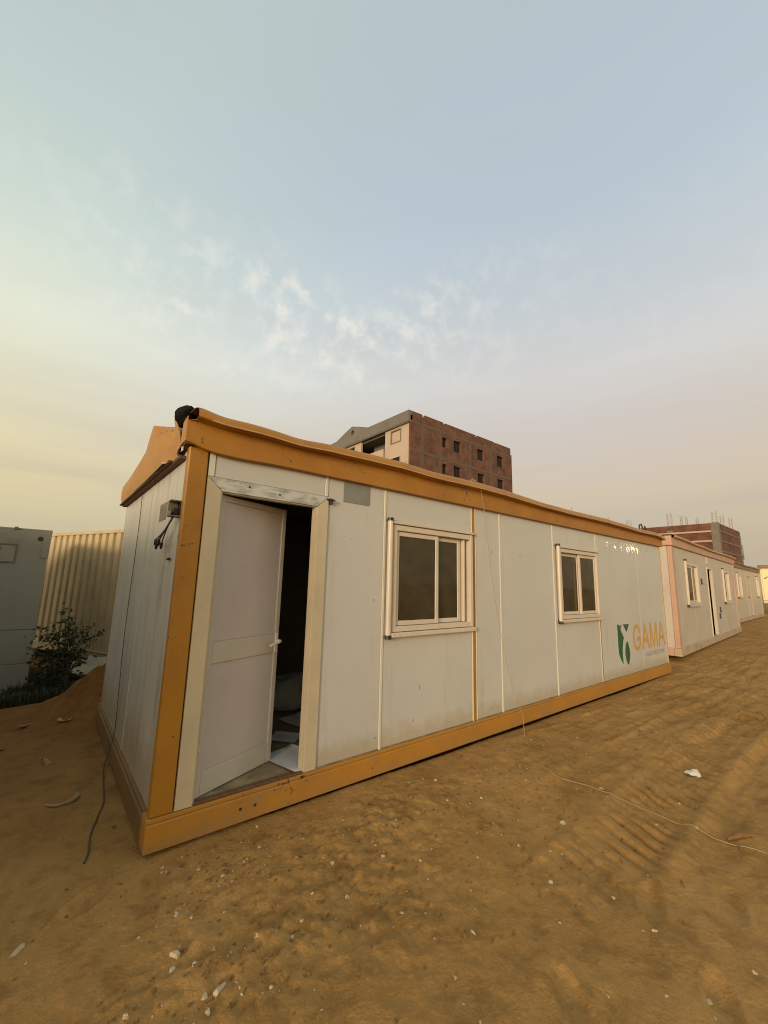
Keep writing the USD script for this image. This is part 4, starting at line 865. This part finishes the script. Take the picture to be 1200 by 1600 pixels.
cen = [(.75, -.85, .5, .3), (1.6, -.5, .7, .2), (.0, -1.05, .35, .12), (3.0, -.7, .9, .3), (2.0, -1.3, .6, .3), (.3, -.3, .3, .15)]
scatter('gravel', 'white specks of gravel strewn over the sand', 'gravel', 330, S, .0025, .0065, 1, cen)
scatter('soil_clods', 'brown crumbs of soil in the churned sand', 'soil', 950, M['clod'], .002, .0085, 2, cen)

def ground_cord(pts, r, lift=.0):
    pts = np.array(pts, float); d = np.r_[0, np.cumsum(np.linalg.norm(np.diff(pts, axis=0), axis=1))]
    from scipy.interpolate import CubicSpline, PchipInterpolator
    s = np.linspace(0, d[-1], int(d[-1] / .03) + 2); return PchipInterpolator(d, pts)(s)

string = [(3.035, -.105, 2.668), (3.05, -.108, 2.60), (3.09, -.112, 2.40), (3.16, -.115, 1.95), (3.27, -.12, 1.34), (3.40, -.125, .85), (3.54, -.13, .43), (3.66, -.16, .16)]
gp = [(3.545, -.251), (3.22, -.536), (2.99, -.80), (2.945, -.95), (3.0, -1.2), (2.99, -1.64), (3.0, -2.0), (3.094, -2.25), (3.25, -2.5)]
full = string + [(x, y, gz(x, y) + .006) for x, y in gp]
c = ground_cord(full, .004); low = c[:, 2] < .12
g_ = ground_h(c[:, 0], c[:, 1]); c[:, 2] = np.where(low, np.maximum(c[:, 2], g_ + .004), c[:, 2])
loop = [(3.035 + .05 * math.cos(a) - .07, -.06 + .02 * math.sin(a * 2), 2.745 + .02 * math.sin(a * 3)) for a in np.linspace(0, 9, 30)]
t = thing('cord', 'thin pale cord hanging from the roof edge and trailing over the sand', 'cord')
obj('strand', MB().tube(c, .0028, 5), M['cord'], t)
obj('knot', MB().tube(loop, .005, 5), M['cord'], t)

cp = [(-.055, 1.78, 2.43), (-.014, 1.70, 2.385), (-.012, 1.675, 2.0), (-.012, 1.70, 1.5), (-.012, 1.715, 1.1), (-.013, 1.62, .6), (-.016, 1.54, .26), (-.040, 1.52, .10), (-.07, 1.46, .02)]
gpc = [(-.10, 1.20), (-.13, .85), (-.19, .62), (-.24, .42), (-.26, .25), (-.29, .13)]
full = cp + [(x, y, gz(x, y) + .006) for x, y in gpc]
c = ground_cord(full, .004); g_ = ground_h(c[:, 0], c[:, 1]); c[:, 2] = np.maximum(c[:, 2], g_ + .003)
tag(obj('power_cable', MB().tube(c, np.where(c[:, 2] > .08, .0030, .0045), 6), M['cable']), 'black cable hanging down the end wall and lying on the sand', 'cable')

# white shard of broken plastic beside the tyre track
r_ = np.random.default_rng(4); sh = np.zeros((9, 7, 3)); gzs = gz(4.05, -1.63)
for i in range(9):
    for j in range(7):
        u, v_ = i / 8 - .5, j / 6 - .5
        sh[i, j] = (4.05 + u * .15 * (1 - .5 * abs(v_)) + .022 * (r_.random() - .5), -1.63 + v_ * .075 * (1 - 1.3 * u) + .018 * (r_.random() - .5), gzs + .006 + .028 * (1 - (2 * u) ** 2) * (1 - (1.6 * v_) ** 2) + .010 * r_.random())
tag(obj('plastic_shard', MB().grid(sh, thick=(0, 0, .003)), M['truck_white'], smooth=40), 'curled white plastic shard beside the tyre track', 'shard')
tag(obj('wood_chip', MB().tube([(3.06, -2.05, gz(3.06, -2.05) + .012), (3.14, -2.09, gz(3.14, -2.09) + .02), (3.22, -2.15, gz(3.22, -2.15) + .012)], [.012, .022, .010], 6), M['clod']), 'dark lump of dirt above the cord near the right edge', 'clod')
c = ground_cord([(x, y, gz(x, y) + .012) for x, y in ((-.46, 1.02), (-.38, .96), (-.32, .97), (-.27, 1.06))], .01)
tag(obj('dry_stick', MB().tube(c, np.linspace(.007, .017, len(c)), 6), M['stick']), 'short curved piece of dry wood on the sand left of the cabin', 'stick')
for k, (x, y, l, a) in enumerate(((-.80, 2.45, .10, .3), (-.62, 3.05, .14, 1.0), (-.30, 2.9, .12, -.4), (-.95, 3.3, .12, .1), (-.45, 1.9, .09, 2.0))):
    h_ = gz(x, y); P_ = np.array([[(x + l * (i / 4 - .5) * math.cos(a) - .4 * l * (j - .5) * math.sin(a), y + l * (i / 4 - .5) * math.sin(a) + .4 * l * (j - .5) * math.cos(a), h_ + .012 + .02 * math.sin(i * 1.3 + k) * (j + .3)) for j in (0, 1)] for i in range(5)])
    tag(obj('litter_scrap', MB().grid(P_, thick=(0, 0, .003)), M['clod'] if k % 2 else M['stick']), ('pale curled scrap of bark on the soil, nearest the left edge', 'brown crumpled scrap on the foot of the soil heap', 'pale scrap of litter close to the end wall corner', 'brown scrap beside the dark weeds', 'small pale scrap above the curved dry stick')[k], 'litter')

# white debris under the container
def debris():
    t = thing('broken_chair', 'broken white plastic chair lying on the soil heap under the cream container', 'chair', loc=(.14, 6.05, -.18), rz=math.radians(-35))
    seat = np.array([[(x, y, .10 + .05 * (x / .2) ** 2 + .10 * (y + .2)) for y in np.linspace(-.2, .2, 7)] for x in np.linspace(-.22, .22, 9)])
    obj('seat', MB().grid(seat, thick=(0, 0, .012)), M['white_plastic'], t, smooth=40)
    back = np.array([[(x, .21 + .10 * s, .14 + .16 * s + .03 * (x / .2) ** 2) for s in np.linspace(0, 1, 5)] for x in np.linspace(-.2, .2, 9)])
    obj('backrest', MB().grid(back, thick=(0, -.010, .006)), M['white_plastic'], t, smooth=40)
    for sx_ in (-1, 1):
        obj('armrest', MB().tube([(sx_ * .23, -.18, .12), (sx_ * .25, -.05, .26), (sx_ * .24, .12, .29), (sx_ * .21, .24, .24)], .016, 6), M['white_plastic'], t)
        obj('leg', MB().tube([(sx_ * .2, -.19, .11), (sx_ * .23, -.33, -.04)], .018, 6), M['white_plastic'], t)
        obj('leg', MB().tube([(sx_ * .2, .19, .14), (sx_ * .3, .30, .04)], .018, 6), M['white_plastic'], t)
debris()

# inside the cabin, on the floor by the door
def sheet(label, x, y, w, l, a, seed):
    r_ = np.random.default_rng(seed); n, m_ = 9, 7; P_ = np.zeros((n, m_, 3))
    for i in range(n):
        for j in range(m_):
            u, v_ = (i / (n - 1) - .5) * w, (j / (m_ - 1) - .5) * l
            P_[i, j] = (x + u * math.cos(a) - v_ * math.sin(a), y + u * math.sin(a) + v_ * math.cos(a), .1935 + .006 * meshkit.fbm(np.array([[u * 6, v_ * 6, seed]]), 2, seed)[0] + .012 * (abs(u) / w * 2) ** 6)
    tag(obj('paper_sheet', MB().grid(P_, thick=(0, 0, .001)), M['paper'], smooth=True), label, 'paper')
sheet('large white sheet on the cabin floor just inside the door', 1.04, .235, .34, .42, .25, 1)
sheet('dim sheet of paper on the cabin floor deeper inside the doorway', 1.17, .66, .22, .26, .7, 2)
sheet('crumpled pale paper farthest inside the dark doorway', 1.5, 1.02, .30, .34, .2, 3)
ic = trimesh.creation.icosphere(subdivisions=4); v = np.array(ic.vertices) * np.array([.42, .28, .20]); v *= (1 + .45 * (meshkit.fbm(v * 6, 3, 2) - .5))[:, None]; v[:, 2] = np.maximum(v[:, 2], -.12)
tag(obj('sack', trimesh.Trimesh(v + np.array([1.72, 1.52, .325]), np.array(ic.faces), process=False), M['sack'], smooth=True), 'pale slumped sack on the floor inside the dark doorway', 'sack')
